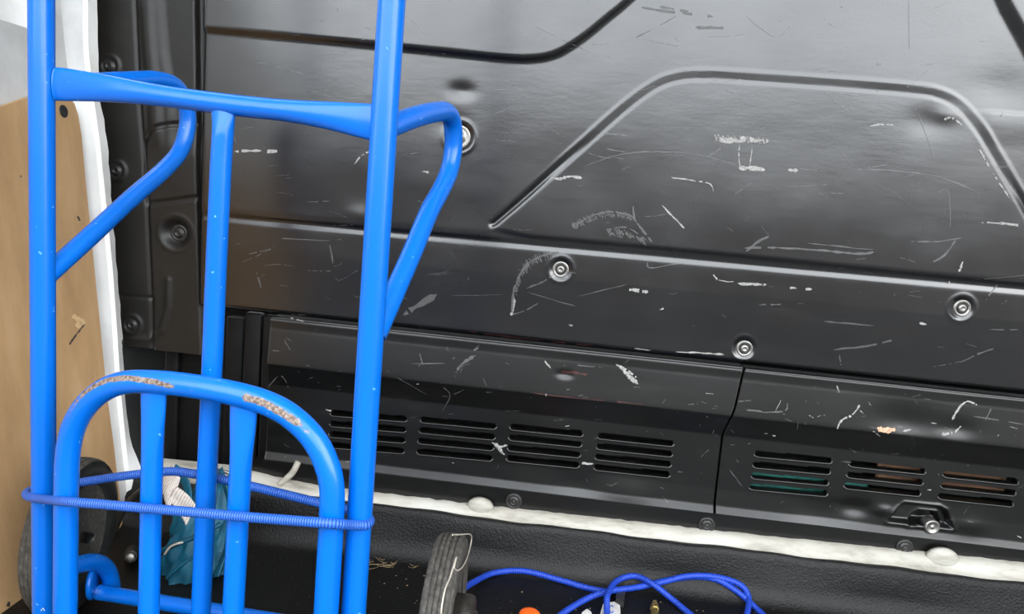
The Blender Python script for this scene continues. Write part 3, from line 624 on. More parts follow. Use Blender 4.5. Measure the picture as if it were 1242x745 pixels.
# raised swage of the body panel above the lining
V, Fs = sweep(np.array([wpt(y_, onW(20, -10)[2], -.012) for y_ in (.505, .7, .9, 1.1, 1.2)]), .072, .007, ref=wn * 0 + [0, 0, 1], seg=14); mk('panel_swage', V, Fs, WHITE, wl)
outl = [onW(x, y) for x, y in [(0, 130), (35, 118), (66, 114), (80, 116), (90, 125), (95, 140), (99, 165), (103, 210), (107, 250), (115, 330), (122, 400), (130, 480), (138, 540), (145, 600), (152, 670), (158, 730), (164, 800)]]
b0 = onW(164, 800); outl += [wpt(b0[1], -.035, 0), wpt(.50, -.035, 0), wpt(.50, onW(0, 130)[2] - .08, 0)]
V, Fs = prism(outl, -wn * .008); ply = mk('plywood_lining', V, Fs, PLY, wl, smooth=False); ply['label'] = 'tan plywood lining board with dents and a bolt hole'
# bolt hole plug, torn chip and dents in the board
axis = Vector(tuple(wn)).to_track_quat('-Y', 'Z').to_euler()
place('plug_hole', mesh_data('plug_hole', *lathe([(.0105, -.003), (.0105, .0008), (.0085, .0012), (.0072, .0009), (.001, .0009)], 24), BLACKP), onW(77, 135), ply, axis)
place('plug_hole', mesh_data('plug_hole_small', *lathe([(.007, -.003), (.007, .0008), (.005, .0010), (.004, .0008), (.001, .0008)], 20), BLACKP), onW(124, 482, .0), ply, axis)
def wrib(pts, w): return ribbon(pts, w, lambda x, y, l: onW(x, y, l), 0, .5)
V, Fs = join(wrib([(88, 383), (96, 388), (103, 394)], 8), wrib([(93, 391), (98, 397)], 9)); mk('torn_chip', V, Fs, PLYCORE, ply)
V, Fs = join(wrib([(84, 418), (92, 407), (99, 398), (103, 393)], 2), wrib([(10, 736), (11, 730)], 4), wrib([(94, 262), (97, 268)], 2.5), wrib([(25, 213), (26, 216)], 2)); mk('board_dents', V, Fs, SCRD, ply)
# white pillar edge
L3 = [(70, -40), (72, 60), (88, 122), (96, 150), (100, 180), (106, 250), (115, 330), (122, 400), (130, 480), (137, 540), (143, 590), (150, 660), (158, 740)]
L2 = [(105, -40), (106, 60), (113, 122), (117, 150), (121, 180), (128, 250), (136, 330), (141, 400), (146, 480), (152, 540), (158, 590), (164, 660), (170, 740)]
L1 = [(117, -40), (119, 60), (121, 122), (127, 150), (131, 180), (136, 250), (142, 330), (148, 400), (151, 480), (158, 535), (180, 590), (190, 660), (200, 740)]
yy = np.linspace(-40, 740, 60)
def lx(L, y): L = np.array(L, float); return np.interp(y, L[:, 1], L[:, 0])
rows = []
for y in yy:
    jit = 1.2 * math.sin(y * .31) * (1 if 100 < y < 450 else .3)
    a = onY(lx(L3, y) - 6, y, YW + .004) - wn * .009; b_ = onY(lx(L2, y) - 5, y, YW + .022); b2 = onY(lx(L2, y) + 1, y, YW + .024); c = onY(lx(L1, y) + jit * .6, y, YB - .012); d = c + np.array([-.055, .05, 0])
    rows.append([a, b_, b2, c, d])
R_ = np.array(rows); n = len(R_); V, Fs = [], []
for k in range(4):
    b0_ = len(V)
    for i in range(n): V += [R_[i][k], R_[i][k + 1]]
    Fs += [(b0_ + 2 * i, b0_ + 2 * i + 1, b0_ + 2 * i + 3, b0_ + 2 * i + 2) for i in range(n - 1)]
o = mk('pillar_flange', V, Fs, WHITE, wl); o['label'] = 'white painted door pillar flange'
o.data.materials.append(GREY)
for i, p_ in enumerate(o.data.polygons):
    if i < n - 1: p_.material_index = 1
p = onY(146, 415, YB - .014); place('clip_hole', mesh_data('clip_hole', *lathe([(.006, -.002), (.006, .0012), (.004, .0016), (.001, .0008)], 16), BLACKP), p, wl)

# ---- floor: rubber mat with an upturned coved edge
lip = np.array([onY(x, y, YB - .030) for x, y in [(260, 592), (450, 613), (640, 637.5), (800, 657), (1000, 681), (1242, 710), (1700, 763)]])
xs = np.linspace(-.95, 1.90, 160); rows = []
for i, x in enumerate(xs):
    zt = np.interp(x, lip[:, 0], lip[:, 2]) + .0012 * math.sin(x * 23) + .0008 * math.sin(x * 61 + 1)
    yo = .002 * math.sin(x * 17 + .5); Yl = YB - .030
    pr2 = [(Yl + .010, zt - .012), (Yl + .010, zt - .001), (Yl + .007, zt + .0015), (Yl + .002 + yo, zt + .001), (Yl - .002 + yo, zt - .003), (Yl - .004 + yo, zt - .012), (Yl - .010 + yo, zt - .035)]
    zb = FLOOR; h0 = zt - .035
    for k in range(1, 9):
        a = k / 8 * math.pi / 2; pr2.append((Yl - .010 - .030 * (1 - math.cos(a)) - .004 * k / 8, zb + (h0 - zb) * (1 - math.sin(a))))
    pr2 += [(1.12, FLOOR), (1.0, FLOOR), (.85, FLOOR), (.6, FLOOR), (.35, FLOOR), (.12, FLOOR), (.10, FLOOR - .004), (.10, FLOOR - .012)]
    rows.append([(x, y, z) for y, z in pr2])
R_ = np.array(rows); n, m = R_.shape[:2]; V = R_.reshape(-1, 3); Fs = [(i * m + k, i * m + k + 1, (i + 1) * m + k + 1, (i + 1) * m + k) for i in range(n - 1) for k in range(m - 1)]
MATY = [p[0] for p in pr2[5:17]][::-1]; MATZ = [p[1] for p in pr2[5:17]][::-1]
def onmat(x, y, off=0.0):
    d = ray(x, y); lo_, hi_ = .5, 2.5
    for t in np.arange(.5, 1.7, .004):
        q = CAM + d * t
        if q[1] > MATY[-1] or q[2] < np.interp(q[1], MATY, MATZ) + off: break
    return CAM + d * t
mat_o = mk('floor', V, [f[::-1] for f in Fs], RUBBER); tag(mat_o, 'black textured rubber load floor mat curving up at the bulkhead', kind='structure')
# the van body around the photographed corner, and the road outside the open door
V, Fs = box((-1.0, .06, ZT + .10), (1.92, YB + .12, ZT + .14)); o = mk('ceiling', V, Fs, WHITE, smooth=False); tag(o, 'pale roof skin over the load space', kind='structure')
V, Fs = box((1.90, .06, -.05), (1.93, YB + .12, ZT + .12)); o = mk('wall_right', V, Fs, GREY, smooth=False); tag(o, 'grey van wall closing the right end of the load space', kind='structure')
V, Fs = box((-14, -7.3, -.6), (14, -7.0, 1.75)); o = mk('added_reflection_wall', V, Fs, BRICK, smooth=False); tag(o, 'unseen dark brick wall added behind the camera to darken the bulkhead reflection', kind='structure')  # unseen wall, added so the lower bulkhead sheet reflects something dark
V, Fs = box((-30, -40, -.62), (30, 1.6, -.60)); o = mk('ground', V, Fs, ASPH, smooth=False); tag(o, 'grey asphalt outside the open van door', kind='structure')
V, Fs = box((-.97, .09, FLOOR - .045), (1.92, YB + .12, FLOOR - .0125)); o = mk('floor_plate', V, Fs, GREY, smooth=False); tag(o, 'steel load floor plate under the rubber mat', kind='structure')

# ================================================================== BLUE SACK TRUCK
ta = math.radians(10); TR = np.array([math.cos(ta), -math.sin(ta), 0]); TB = np.array([math.sin(ta), math.cos(ta), 0])
PRT = CAM + ray(452, 372) * .808
def onb(x, y, o=0): return hit(x, y, PRT + TB * o, TB)
def onr(x, y, o=0): return hit(x, y, PRT + TR * o, TR)
def tc(h): v = h - PRT; return np.array([v @ TR, v @ TB, h[2]])
def Tp(tx, b, z): return PRT * [1, 1, 0] + TR * tx + TB * b + np.array([0, 0, z])
TL = tc(onb(52, 372))[0]                         # left post; right post at 0
RT = .0142
truck = empty('sack_truck', Tp(TL / 2, .05, FLOOR)); tag(truck, 'blue tubular steel sack truck with its barred toe frame folded up', 'sack truck')
def tube(name, path, r, rb=None, ref=None, parent=None, m=BLUE, seg=22, wear=None):
    V, Fs = sweep(path, r, rb, ref, seg); o = mk(name, V, Fs, m, parent or truck)
    if wear is not None:
        at = o.data.attributes.new('wear', 'FLOAT', 'POINT'); at.data.foreach_set('value', wear(V).astype(np.float32))
    return o
def wear_px(lines):
    """paint wear near traced strokes on the tube's front: (points, radius, strength)"""
    def f(V):
        w = np.zeros(len(V))
        for pts, r, s in lines:
            Pp = catmull(np.array(pts, float), 6)
            for a, b in zip(Pp[:-1], Pp[1:]):
                d = b - a; t = np.clip(((V - a) @ d) / (d @ d + 1e-12), 0, 1); w = np.maximum(w, s * np.clip(1.5 - np.linalg.norm(V - (a + t[:, None] * d), axis=1) / r, 0, 1))
        return w
    return f
ZTOP = 1.16
pl_top, pl_bot = Tp(TL, 0, ZTOP), Tp(TL, 0, FLOOR + .03); pr_top, pr_bot = Tp(0, 0, ZTOP), Tp(0, 0, FLOOR + .03)
for a, b in ((pl_top, pl_bot), (pr_top, pr_bot)):
    tube('side_post', np.linspace(a, b, 60), RT, seg=26)
# worn pale stamp low on the left post
MARK = mat('pale_blue_stamp', (.30, .45, .62), .6); _z1 = noise(MARK, 400, 3); bump(MARK, _z1.outputs['Fac'], .2, .001)
stamp = [sweep(catmull([onb(x, y, -RT - .0002 + .00045 * (abs(x - 51) / 13) ** 2 * 20) for x, y in q], 4), .0007, seg=6) for q in ([(42, 737), (46, 737)], [(42, 737), (42, 741), (45, 740)], [(41, 745), (46, 744)], [(50, 741), (52, 738), (54, 741)])]
_V, _F = join(*stamp); mk('printed_mark', _V, _F, MARK, truck)
# handle loop above the picture
tube('handle', catmull([pl_top, pl_top + TB * .01 + [0, 0, .03], pl_top + TR * .05 + TB * .03 + [0, 0, .06], (pl_top + pr_top) / 2 + TB * .035 + [0, 0, .07], pr_top - TR * .05 + TB * .03 + [0, 0, .06], pr_top + TB * .01 + [0, 0, .03], pr_top], 8), RT * .99)
# flattened-end cross bar
cb = np.array([onb(x, y, b) for x, y, b in [(67, 102, .004), (90, 103.5, .004), (130, 107.5, .006), (180, 114, .011), (235, 121.5, .014), (300, 129.5, .014), (350, 134.5, .011), (400, 140.5, .006), (440, 146.5, .002), (462, 149.5, 0)]])
cbp = catmull(cb, 6); n = len(cbp); u = np.linspace(0, 1, n)
endf = np.maximum(1 - sstep(.02, .42, u), sstep(.62, .98, u))
o = tube('cross_bar', cbp, .0118 + .0075 * endf, .0118 - .0062 * endf, ref=[0, 0, 1.0])
# centre post with a flattened foot at the bar
cp = np.array([onb(x, y, .012) for x, y in [(271, 132), (270.5, 160), (268, 200), (262, 330), (257, 450), (250, 600), (243, 760)]]); cp = np.vstack([cp, cp[-1] * [1, 1, 0] + [0, 0, FLOOR + .05]])
cpp = catmull(cp, 8); u = np.linspace(0, 1, len(cpp)); fl = 1 - sstep(.02, .16, u)
tube('centre_post', cpp, .0118 + .0035 * fl, .0118 - .006 * fl, ref=TR)
# side hoops running back from the posts
Lh = [onr(x, y, TL) for x, y in [(52, 106), (110, 100.5), (160, 97.5), (190, 97), (212, 104), (225, 125), (227.5, 152), (219, 182), (200, 205), (160, 240), (110, 286), (50, 340)]]
Rh = [onr(x, y, 0) for x, y in [(464, 157), (500, 143), (525, 136.5), (541, 136), (548.5, 148), (550, 175), (546, 203), (537, 226), (520, 258), (500, 306), (478, 356), (455, 408)]]
tube('side_hoop', catmull(Lh, 7), .0122); tube('side_hoop', catmull(Rh, 7), .0122)
# toe frame: arched tube with two bars, folded up against the posts
TO = -.027
arch_px = [(78, 790), (79, 745), (80, 660), (80.5, 600), (82, 555), (88, 522), (102, 495), (124, 474.5), (152, 464), (190, 463.5), (235, 468.5), (280, 476.5), (318, 487), (350, 503), (378, 529), (395, 560), (402.5, 592), (401.5, 640), (398, 700), (393, 790)]
arch = [onb(x, y, TO) for x, y in arch_px]; arch = [arch[0] * [1, 1, 0] + [0, 0, FLOOR + .03]] + arch[1:-1] + [arch[-1] * [1, 1, 0] + [0, 0, FLOOR + .03]]
def front(x, y): return onb(x, y, TO - RT * .8)
worn = wear_px([([front(84, 506), front(98, 481), front(118, 466), front(150, 459)], .0050, .55), ([front(100, 478), front(122, 464), front(150, 459), front(185, 463), front(212, 469)], .0042, .85), ([front(230, 472), front(236, 473)], .004, .55), ([front(272, 480), front(285, 481)], .004, .5),
                ([front(298, 482), front(320, 489), front(342, 501), front(360, 512)], .0050, .85), ([front(360, 512), front(375, 525)], .004, .55)])
archp = catmull(arch, 9)
o = tube('toe_loop', archp, RT * .97, seg=40, wear=worn)
for (x0, y0), (x1, y1) in (((186.5, 470), (180, 760)), ((296, 488), (282, 760))):
    a, b = onb(x0, y0, TO), onb(x1, y1, TO); b2 = a + (b - a) * (FLOOR + .03 - a[2]) / (b[2] - a[2]); pth = np.linspace(a, b2, 50); u = np.linspace(0, 1, 50); fl = 1 - sstep(.02, .22, u)
    tube('toe_bar', pth, .0122 + .0050 * fl, .0122 - .0062 * fl, ref=TR)
a, b = arch[0], arch[-1]; tube('toe_crosspiece', np.linspace(a - TR * .03 + [0, 0, .005], b + TR * .03 + [0, 0, .005], 12), RT * .9)
# axle stays: short hoops behind the posts, axle tube and flanges
Ls = [onr(x, y, TL) for x, y in [(51, 700), (75, 692), (95, 685), (116, 682.5), (130, 692), (135.5, 712)]]; Ls.append(Ls[-1] * [1, 1, 0] + [0, 0, FLOOR + .03])
tube('axle_stay', catmull(Ls, 7), .0122)
Rs = [Tp(tc(p)[0] - TL, tc(p)[1], max(tc(p)[2] + .006, FLOOR + .03)) for p in Ls]; tube('axle_stay', catmull(Rs, 7), .0122)
AXB, AXZ = tc(Ls[3])[1] - .012, .060; WHB = AXB + .042
ax0, ax1 = Tp(TL - .085, AXB, AXZ - .004), Tp(.115, AXB, AXZ + .004)
a0 = onb(118, 717, AXB + .01)
lo0, lo1 = onb(120, 718.5, AXB + .02), onb(300, 748, AXB + .02); dlt = lo1 - lo0
tube('axle_tube', np.linspace(lo0, lo0 + dlt * ((0 - TL - .02) / np.linalg.norm(dlt)), 20), .0105)

def axis_lathe(prof, c, ax, seg=48, scale=1):
    V, Fs = lathe(prof, seg); q = Vector(tuple(ax)).to_track_quat('-Y', 'Z').to_matrix(); Mx = np.array(q); return V @ Mx.T + c, Fs
V, Fs = axis_lathe([(.004, -.002), (.023, -.002), (.0245, 0), (.0245, .003), (.023, .005), (.014, .005), (.013, .003), (.004, .003)], onb(114, 706, AXB + .01), -TR + TB * -.55, 32); o = mk('axle_flange', V, Fs, BLUE, truck)
V, Fs = axis_lathe([(.002, .004), (.0125, .004), (.0125, .0065), (.009, .008), (.002, .0085)], onb(114, 706, AXB + .01), -TR + TB * -.55, 24); mk('rust_ring', V, Fs, RUST, o)
def wheel(c, outv, RW=.098, wd_=.040):
    w = empty('wheel', c); w.parent = truck; w.location = Vector(tuple(c)) - truck.location
    prof = []; hw = wd_ / 2
    prof += [(RW * .66, -hw * .75), (RW * .72, -hw * .95), (RW * .86, -hw), (RW * .955, -hw * .92)]
    for k in range(5):                              # tread ribs with grooves
        u0 = -hw * .82 + k * wd_ * .82 / 5; u1 = u0 + wd_ * .82 / 5; crown = lambda u: RW * (1 - .035 * (u / hw) ** 2)
        prof += [(crown(u0), u0 + .0007), (crown(u1), u1 - .0011), (crown(u1) - .0022, u1 - .0008), (crown(u1) - .0022, u1 - .0001)]
    prof += [(RW * .955, hw * .92), (RW * .86, hw), (RW * .72, hw * .95), (RW * .66, hw * .75)]
    V, Fs = axis_lathe(prof, c, outv, 72); t = mk('tyre', V, Fs, TYRE, w); t.data.materials.append(BLACKP)
    for i_, p_ in enumerate(t.data.polygons):
        if i_ < 72 * 3: p_.material_index = 1
    prof = [(.012, -hw * .6), (RW * .64, -hw * .5), (RW * .67, -hw * .78), (RW * .69, -hw * .8), (RW * .69, hw * .8), (RW * .66, hw * .82), (RW * .60, hw * .3), (RW * .42, hw * .15), (RW * .34, hw * .35), (RW * .30, hw * .9), (.010, hw * .95)]
    V, Fs = axis_lathe(prof, c, outv, 56); mk('rim', V, Fs, BLACKP, w)
    prof = [(.039, hw * .2), (.039, hw * 1.7), (.037, hw * 1.95), (.031, hw * 2.05), (.028, hw * 1.7), (.021, hw * 1.7), (.0190, hw * 2.2), (.013, hw * 2.25), (.0115, hw * 1.95), (.002, hw * 1.95)]
    V, Fs = axis_lathe(prof, c, outv, 36); hb = mk('hub_boss', V, Fs, HUB, w)
    V, Fs = axis_lathe([(.0085, hw * 1.6), (.0085, hw * 2.45), (.0070, hw * 2.6), (.001, hw * 2.6)], c, outv, 6); mk('axle_nut', V, Fs, RUST, w)
    return w
RWH = .113
wcR = Tp(.072, WHB, FLOOR + RWH); wcL = Tp(TL - .070, WHB, FLOOR + RWH)
TR3 = np.array([math.cos(math.radians(1)), math.sin(math.radians(1)), 0]); TR4 = np.array([math.cos(math.radians(9)), math.sin(math.radians(9)), 0])
wheel(wcR, TR3, RWH); wheel(wcL, -TR4, RWH)
for c_, d_ in ((wcR, -TR), (wcL, TR)): tube('axle_stub', np.linspace(c_, c_ + d_ * .032, 4), .008, m=BLACKP)

# ---- bungee cord around frame
bo = -.040
def bpt(x, y, o): return onb(x, y, o)
zl_, zr_ = tc(bpt(36, 604, bo)), tc(bpt(441, 636, bo))
loop = [bpt(52, 605.5, -.0225), bpt(80, 608.5, bo - .0085), bpt(130, 612.5, bo - .009), bpt(181, 617, bo - .008), bpt(240, 622, bo - .008), bpt(288, 626.5, bo - .008), bpt(340, 630.5, bo - .009), bpt(398, 635, bo - .0085), bpt(428, 637, -.0225),
        bpt(444, 637, -.010), bpt(448.5, 631, .004), bpt(441, 624, .020), bpt(425, 619, .026), bpt(390, 611, .03), bpt(350, 601, .034), bpt(305, 590, .036), bpt(258, 579, .034), bpt(235, 575, .033), bpt(205, 572, .034), bpt(150, 577.5, .032), bpt(100, 585, .028), bpt(60, 591, .024), bpt(40, 594, .014), bpt(32, 599, 0), bpt(36, 603, -.012)]
lp = catmull(loop, 9, closed=True); V, Fs = sweep(lp, .0056, seg=14, closed=True)
bun = mk('bungee_cord', V, Fs, BUNGEE); tag(bun, 'braided blue bungee cord stretched round the sack truck frame', 'bungee cord'); set_along(bun, lp, 14)

# pale string caught on the right wheel
st = [hit(x, y, wcR + TR3 * .0215, TR3) for x, y in [(549, 649), (560, 648.5), (571, 649), (571, 660), (567, 675), (562, 686), (556, 692), (551, 689), (554, 676), (551, 684), (546, 700), (540, 715), (536, 735), (535, 748)]]
V, Fs = sweep(catmull(st, 6), .0009, seg=6); o = mk('loose_string', V, Fs, STRING); tag(o, 'thin pale string snagged on the right wheel of the sack truck', 'string')

# ================================================================== THINGS BEHIND THE TRUCK
# teal bag: crumpled nylon with folds
def teal_bag():
    p0 = onZ(235, 748) ; root = empty('teal_bag', (p0[0], 1.13, FLOOR)); tag(root, 'crumpled teal nylon bag on the floor behind the toe frame bars', 'bag')
    cx, cy = onY(238, 680, 1.13)[0], 1.13
    n, m = 72, 40; V = []
    for j in range(m + 1):
        v = j / m
        for i in range(n):
            a = 2 * math.pi * i / n
            prof = math.sin(math.pi * min(1, .08 + v * .92)) ** .45 if v > .5 else 1.0
            rx, ry = .060 * (1 - .45 * v ** 1.5) * prof, .05 * (1 - .4 * v) * prof
            fold = 1 + .10 * math.sin(3 * a + 5 * v) + .09 * math.sin(7 * a - 9 * v + 1) + .06 * math.sin(13 * a + 14 * v) + .05 * math.sin(21 * a - 23 * v)
            z = FLOOR + .001 + .155 * v + .012 * math.sin(4 * a + 2) * v
            V.append((cx + rx * fold * math.cos(a) + .02 * v, cy + ry * fold * math.sin(a) + .03 * v, z))
    Fs = [(j * n + i, j * n + (i + 1) % n, (j + 1) * n + (i + 1) % n, (j + 1) * n + i) for j in range(m) for i in range(n)]; Fs.append(tuple(range(m * n, m * n + n)))
    mk('bag_body', V, Fs, TEAL, root)
    def strap(pts, w, t, nm='strap', mm=TEAL):
        Pp = catmull(pts, 8); V, Fs = sweep(Pp, w, t, seg=12); mk(nm, V, Fs, mm, root)
    strap([onY(212, 570, 1.16), onY(222, 580, 1.15), onY(228, 600, 1.14), onY(226, 640, 1.12)], .012, .003)
    strap([onY(268, 572, 1.17), onY(273, 590, 1.15), onY(277, 620, 1.14), onY(275, 660, 1.12), onY(262, 700, 1.09)], .012, .003)
    strap([onY(196, 668, 1.06), onY(215, 660, 1.05), onY(240, 650, 1.05), onY(268, 636, 1.07)], .004, .009, 'seam_fold')
    strap([onY(204, 700, 1.045), onY(222, 684, 1.045), onY(246, 668, 1.05)], .003, .006, 'seam_fold')
    strap([onY(200, 672, 1.04), onY(206, 664, 1.035), onY(214, 660, 1.035), onY(222, 658, 1.04)], .0016, .0016, 'cord_end', STRING)
    return root
teal_bag()
def label_sheet(quad, bend, n=10):
    a, b, c, d = [np.array(q) for q in quad]; V, UV = [], []
    for j in range(n + 1):
        for i in range(n + 1):
            u, v = i / n, j / n; p = (a * (1 - u) + b * u) * (1 - v) + (d * (1 - u) + c * u) * v; V.append(p + np.array([0, -bend * math.sin(math.pi * v) - bend * .3 * math.sin(2 * math.pi * u), 0])); UV.append((u, v))
    Fs = [(j * (n + 1) + i, j * (n + 1) + i + 1, (j + 1) * (n + 1) + i + 1, (j + 1) * (n + 1) + i) for j in range(n) for i in range(n)]; return V, Fs, UV
tagr = empty('care_label', onY(212, 636, 1.0)); tag(tagr, 'white printed care label hanging from the teal bag behind the cord', 'label')
for quad, bend in (([onY(196, 582, 1.03), onY(210, 562, 1.03), onY(219, 580, 1.02), onY(205, 622, 1.0)], .004), ([onY(203, 606, 1.005), onY(214, 590, 1.012), onY(238, 613, 1.0), onY(226, 638, .995)], -.004)):
    V, Fs, UV = label_sheet(quad, bend); o = mk('label_sheet', V, Fs, LABELM, tagr); uvl = o.data.uv_layers.new(name='UVMap')
    for lo in o.data.loops: uvl.data[lo.index].uv = UV[lo.vertex_index]
    sol = o.modifiers.new('thickness', 'SOLIDIFY'); sol.thickness = .0006
# spare black wheel lying behind the toe frame
sw = empty('spare_wheel', onY(160, 690, 1.12) * [1, 1, 0] + [0, 0, FLOOR]); tag(sw, 'black tyred cart wheel leaning by the teal bag', 'wheel')
cc = onY(160, 672, 1.125); dirn = np.array([.42, -.88, .22]); dirn /= np.linalg.norm(dirn)
rw = min(.062, cc[2] - FLOOR - .002)
V, Fs = axis_lathe([(rw * .60, -.016), (rw * .72, -.021), (rw * .92, -.019), (rw, -.008), (rw, .008), (rw * .92, .019), (rw * .72, .021), (rw * .60, .016)], cc, dirn, 48); mk('tyre', V, Fs, BLACKP, sw)
V, Fs = axis_lathe([(.006, -.012), (rw * .58, -.010), (rw * .62, -.016), (rw * .62, .016), (rw * .58, .008), (rw * .34, .004), (rw * .26, .020), (.006, .021)], cc, dirn, 40); mk('rim', V, Fs, BLACKP, sw)
V, Fs = axis_lathe([(.008, .020), (.008, .026), (.006, .028), (.001, .028)], cc, dirn, 12); mk('hub_cap', V, Fs, STEEL, sw)
# black coiled hose arc above it
arc = [onY(x, y, 1.215) for x, y in [(132, 672), (138, 645), (150, 618), (168, 599), (186, 591), (205, 590), (226, 600), (240, 625)]]; arc = arc + [arc[-1] * [1, 1, 0] + [.01, 0, FLOOR + .006]]; arc = [arc[0] * [1, 1, 0] + [-.004, 0, FLOOR + .006]] + arc
V, Fs = sweep(catmull(arc, 8), .0065, seg=14); o = mk('rubber_hose', V, Fs, BLACKP); tag(o, 'black rubber hose arching behind the spare wheel', 'hose')
# steel eye bolt between the bars
p = onY(273, 580, 1.24); er = empty('lashing_eye', p * [1, 1, 0] + [0, 0, FLOOR]); tag(er, 'small dark lashing eye between the centre post and toe bar', 'lashing eye')
a = np.linspace(0, 2 * math.pi, 24, endpoint=False); V, Fs = sweep(np.stack([p[0] + .012 * np.cos(a), p[1] + 0 * a, p[2] + .012 * np.sin(a)], 1), .0035, seg=10, closed=True); mk('ring', V, Fs, STEEL, er)
V, Fs = sweep(np.linspace(p + [0, 0, -.013], p * [1, 1, 0] + [0, 0, FLOOR], 6), .006, seg=12); mk('stem', V, Fs, STEEL, er)

# seen through the louvres
p = onY(960, 580, YB + .05); V, Fs = rbox((onY(912, 580)[0], YB + .042, p[2] - .03), (onY(1070, 580)[0], YB + .055, p[2] + .012), .005); V = [(x, y + .003 * math.sin(x * 90), z + .006 * math.sin(x * 40)) for x, y, z in V]; o = mk('teal_cloth', V, Fs, TEALG, smooth=False); tag(o, 'strip of green teal cloth seen through the right louvres', 'cloth')
V, Fs = rbox((onY(1076, 580)[0], YB + .040, onY(1200, 600)[2] - .02), (onY(1236, 600)[0], YB + .052, onY(1080, 572)[2] + .01), .003); o = mk('brown_board', V, Fs, BROWN, smooth=False); tag(o, 'brown board seen through the far right louvres', 'board')

# ================================================================== FLOOR CLUTTER
RZ = FLOOR + .0055
def rp(x, y, dz=0): return onmat(x, y, .0055 + dz)
rope_pts = [rp(560, 716, .03), rp(575, 706, .012), rp(600, 695, .002), rp(636, 693), rp(680, 704), rp(715, 714), rp(740, 717, .002), rp(775, 712, .004), rp(810, 704, .004), rp(840, 700), rp(868, 703), rp(893, 717), rp(915, 736), rp(935, 757), rp(960, 800), rp(930, 830), rp(880, 810),
            rp(895, 775), rp(905, 748, .002), rp(908, 725, .006), rp(897, 709, .008), rp(868, 700, .008), rp(835, 699, .009), rp(800, 707, .009), rp(770, 713, .009), rp(735, 718, .010), rp(705, 730, .004), rp(672, 752), rp(640, 780), rp(690, 800), rp(735, 775), rp(736, 745, .004), rp(737, 722, .018), rp(748, 705, .014), rp(770, 699, .006), rp(792, 709, .018), rp(815, 727, .004), rp(840, 748), rp(870, 775)]
pp = catmull(rope_pts, 8); V, Fs = sweep(pp, .0052, seg=14); o = mk('blue_rope', V, Fs, ROPE); tag(o, 'loose loop of smooth blue cord lying on the rubber mat', 'cord'); set_along(o, pp, 14)
# orange cap, white tag, clip, brass connector
p = onZ(641, 760, FLOOR); V, Fs = lathe([(.016, 0), (.0175, .004), (.0175, .018), (.016, .023), (.012, .0255), (.005, .026), (.001, .026)], 32)
V = np.stack([V[:, 0], V[:, 2], -V[:, 1]], 1); cap = mk('orange_knob', V + p, [f[::-1] for f in Fs], ORANGE); tag(cap, 'orange plastic knob on the mat at the bottom edge', 'knob')
tr_ = empty('rope_tag', onZ(742, 748, FLOOR)); tag(tr_, 'small white tag with blue print under the cord loop', 'tag')
def slab(q, z0, z1):
    lo = [np.array(onZ(x, y, z0)) for x, y in q]; hi = [p + np.array([0, 0, z1 - z0]) for p in lo]; n = len(q)
    return lo + hi, [tuple(range(n))[::-1], tuple(range(n, 2 * n))] + [(i, (i + 1) % n, (i + 1) % n + n, i + n) for i in range(n)]
TAGW = mat('white_tag_card', (.72, .70, .66), .6); _z1 = noise(TAGW, 80, 4); _k = ramp(TAGW, _z1.outputs['Fac'], [(.3, (.42, .41, .38)), (.6, (.56, .55, .53))]); lk(TAGW, _k.outputs['Color'], P(TAGW).inputs['Base Color'])
V, Fs = slab([(731, 735), (733, 732), (749, 731), (752, 735), (753, 765), (722, 766)], FLOOR + .0008, FLOOR + .0025); mk('card', V, Fs, TAGW, tr_, smooth=False)
a = np.linspace(.6, 5.6, 16); V, Fs = sweep(np.array([onZ(742 + 2.6 * math.cos(t), 739 + 4.5 * math.sin(t) * (1 if t < 3.4 else .9), FLOOR + .0030) for t in a]), .0011, .0005, seg=8); mk('printed_mark', V, Fs, PRINT, tr_)
V, Fs = slab([(706, 744), (712, 740), (717, 744), (722, 766), (700, 768)], FLOOR + .0008, FLOOR + .0030); o = mk('paper_scrap', V, Fs, TAGW, smooth=False); tag(o, 'white paper scrap left of the tag under the cord', 'paper')
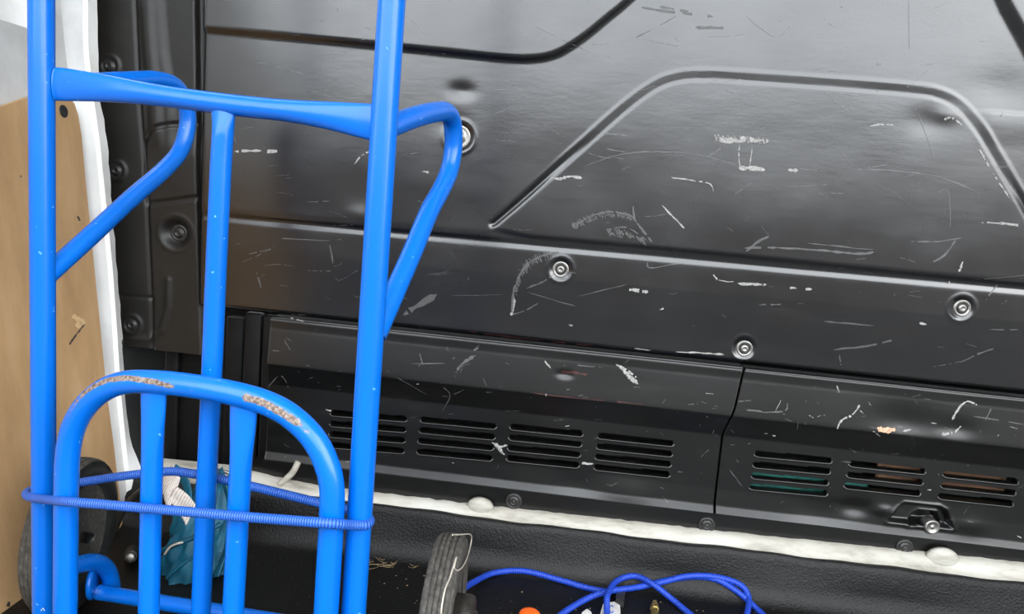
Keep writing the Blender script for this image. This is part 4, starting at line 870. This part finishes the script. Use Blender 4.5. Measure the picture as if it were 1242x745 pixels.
V, Fs = slab([(748, 720), (758, 722), (756, 738), (746, 732)], FLOOR + .0008, FLOOR + .012); o = mk('black_clip', V, Fs, BLACKP, smooth=False); tag(o, 'black plastic clip beside the white tag inside the cord loop', 'clip')
p = onZ(794, 742, FLOOR + .008); dirb = onZ(794, 714, FLOOR + .008) - p; dirb /= np.linalg.norm(dirb)
V, Fs = axis_lathe([(.001, -.02), (.0075, -.02), (.0075, -.004), (.0062, -.003), (.0062, .004), (.0078, .005), (.0078, .016), (.0050, .018), (.0045, .030), (.001, .031)], p, dirb, 6); o = mk('brass_connector', V, Fs, BRASS, smooth=False); tag(o, 'dull brass hose connector on the mat behind the cord', 'connector')
# straw and crumbs swept against the bulkhead
def straws(cx, cy, n, spx, spy, name, label):
    L_ = []
    for _ in range(n):
        x, y = cx + rng.normal(0, spx), cy + rng.normal(0, spy); a = rng.normal(.1, .6); l = rng.uniform(5, 22); z = rng.uniform(.001, .006)
        pts = [onmat(x + l * (t - .5) * math.cos(a), y + l * .5 * (t - .5) * math.sin(a) + 2 * math.sin(t * 3), z) for t in (0, .35, .7, 1)]
        L_.append(sweep(catmull(pts, 4), .0005, seg=5))
    V, Fs = join(*L_); o = mk(name, V, Fs, STRAW); tag(o, label, 'straw', kind='stuff')
straws(470, 684, 18, 20, 3, 'straw_wisps', 'dry straw wisps on the mat left of the right wheel')
L_ = []
for _ in range(420):
    x, y = rng.uniform(290, 1240), 0; y = 705 + (x - 640) * .115 + abs(rng.normal(0, 30)); 
    p = onmat(x, y, .0004); s = rng.uniform(.0006, .0022); V = np.array([(-1, -1, -.4), (1, -1, -.4), (1, 1, -.4), (-1, 1, -.4), (0, 0, .6)]) * s * rng.uniform(.5, 1.4, (5, 3)); L_.append((V + p, [(0, 1, 4), (1, 2, 4), (2, 3, 4), (3, 0, 4), (3, 2, 1, 0)]))
V, Fs = join(*L_); o = mk('floor_crumbs', V, Fs, STRAW, smooth=False); tag(o, 'scattered crumbs and grit on the rubber mat', 'grit', kind='stuff')
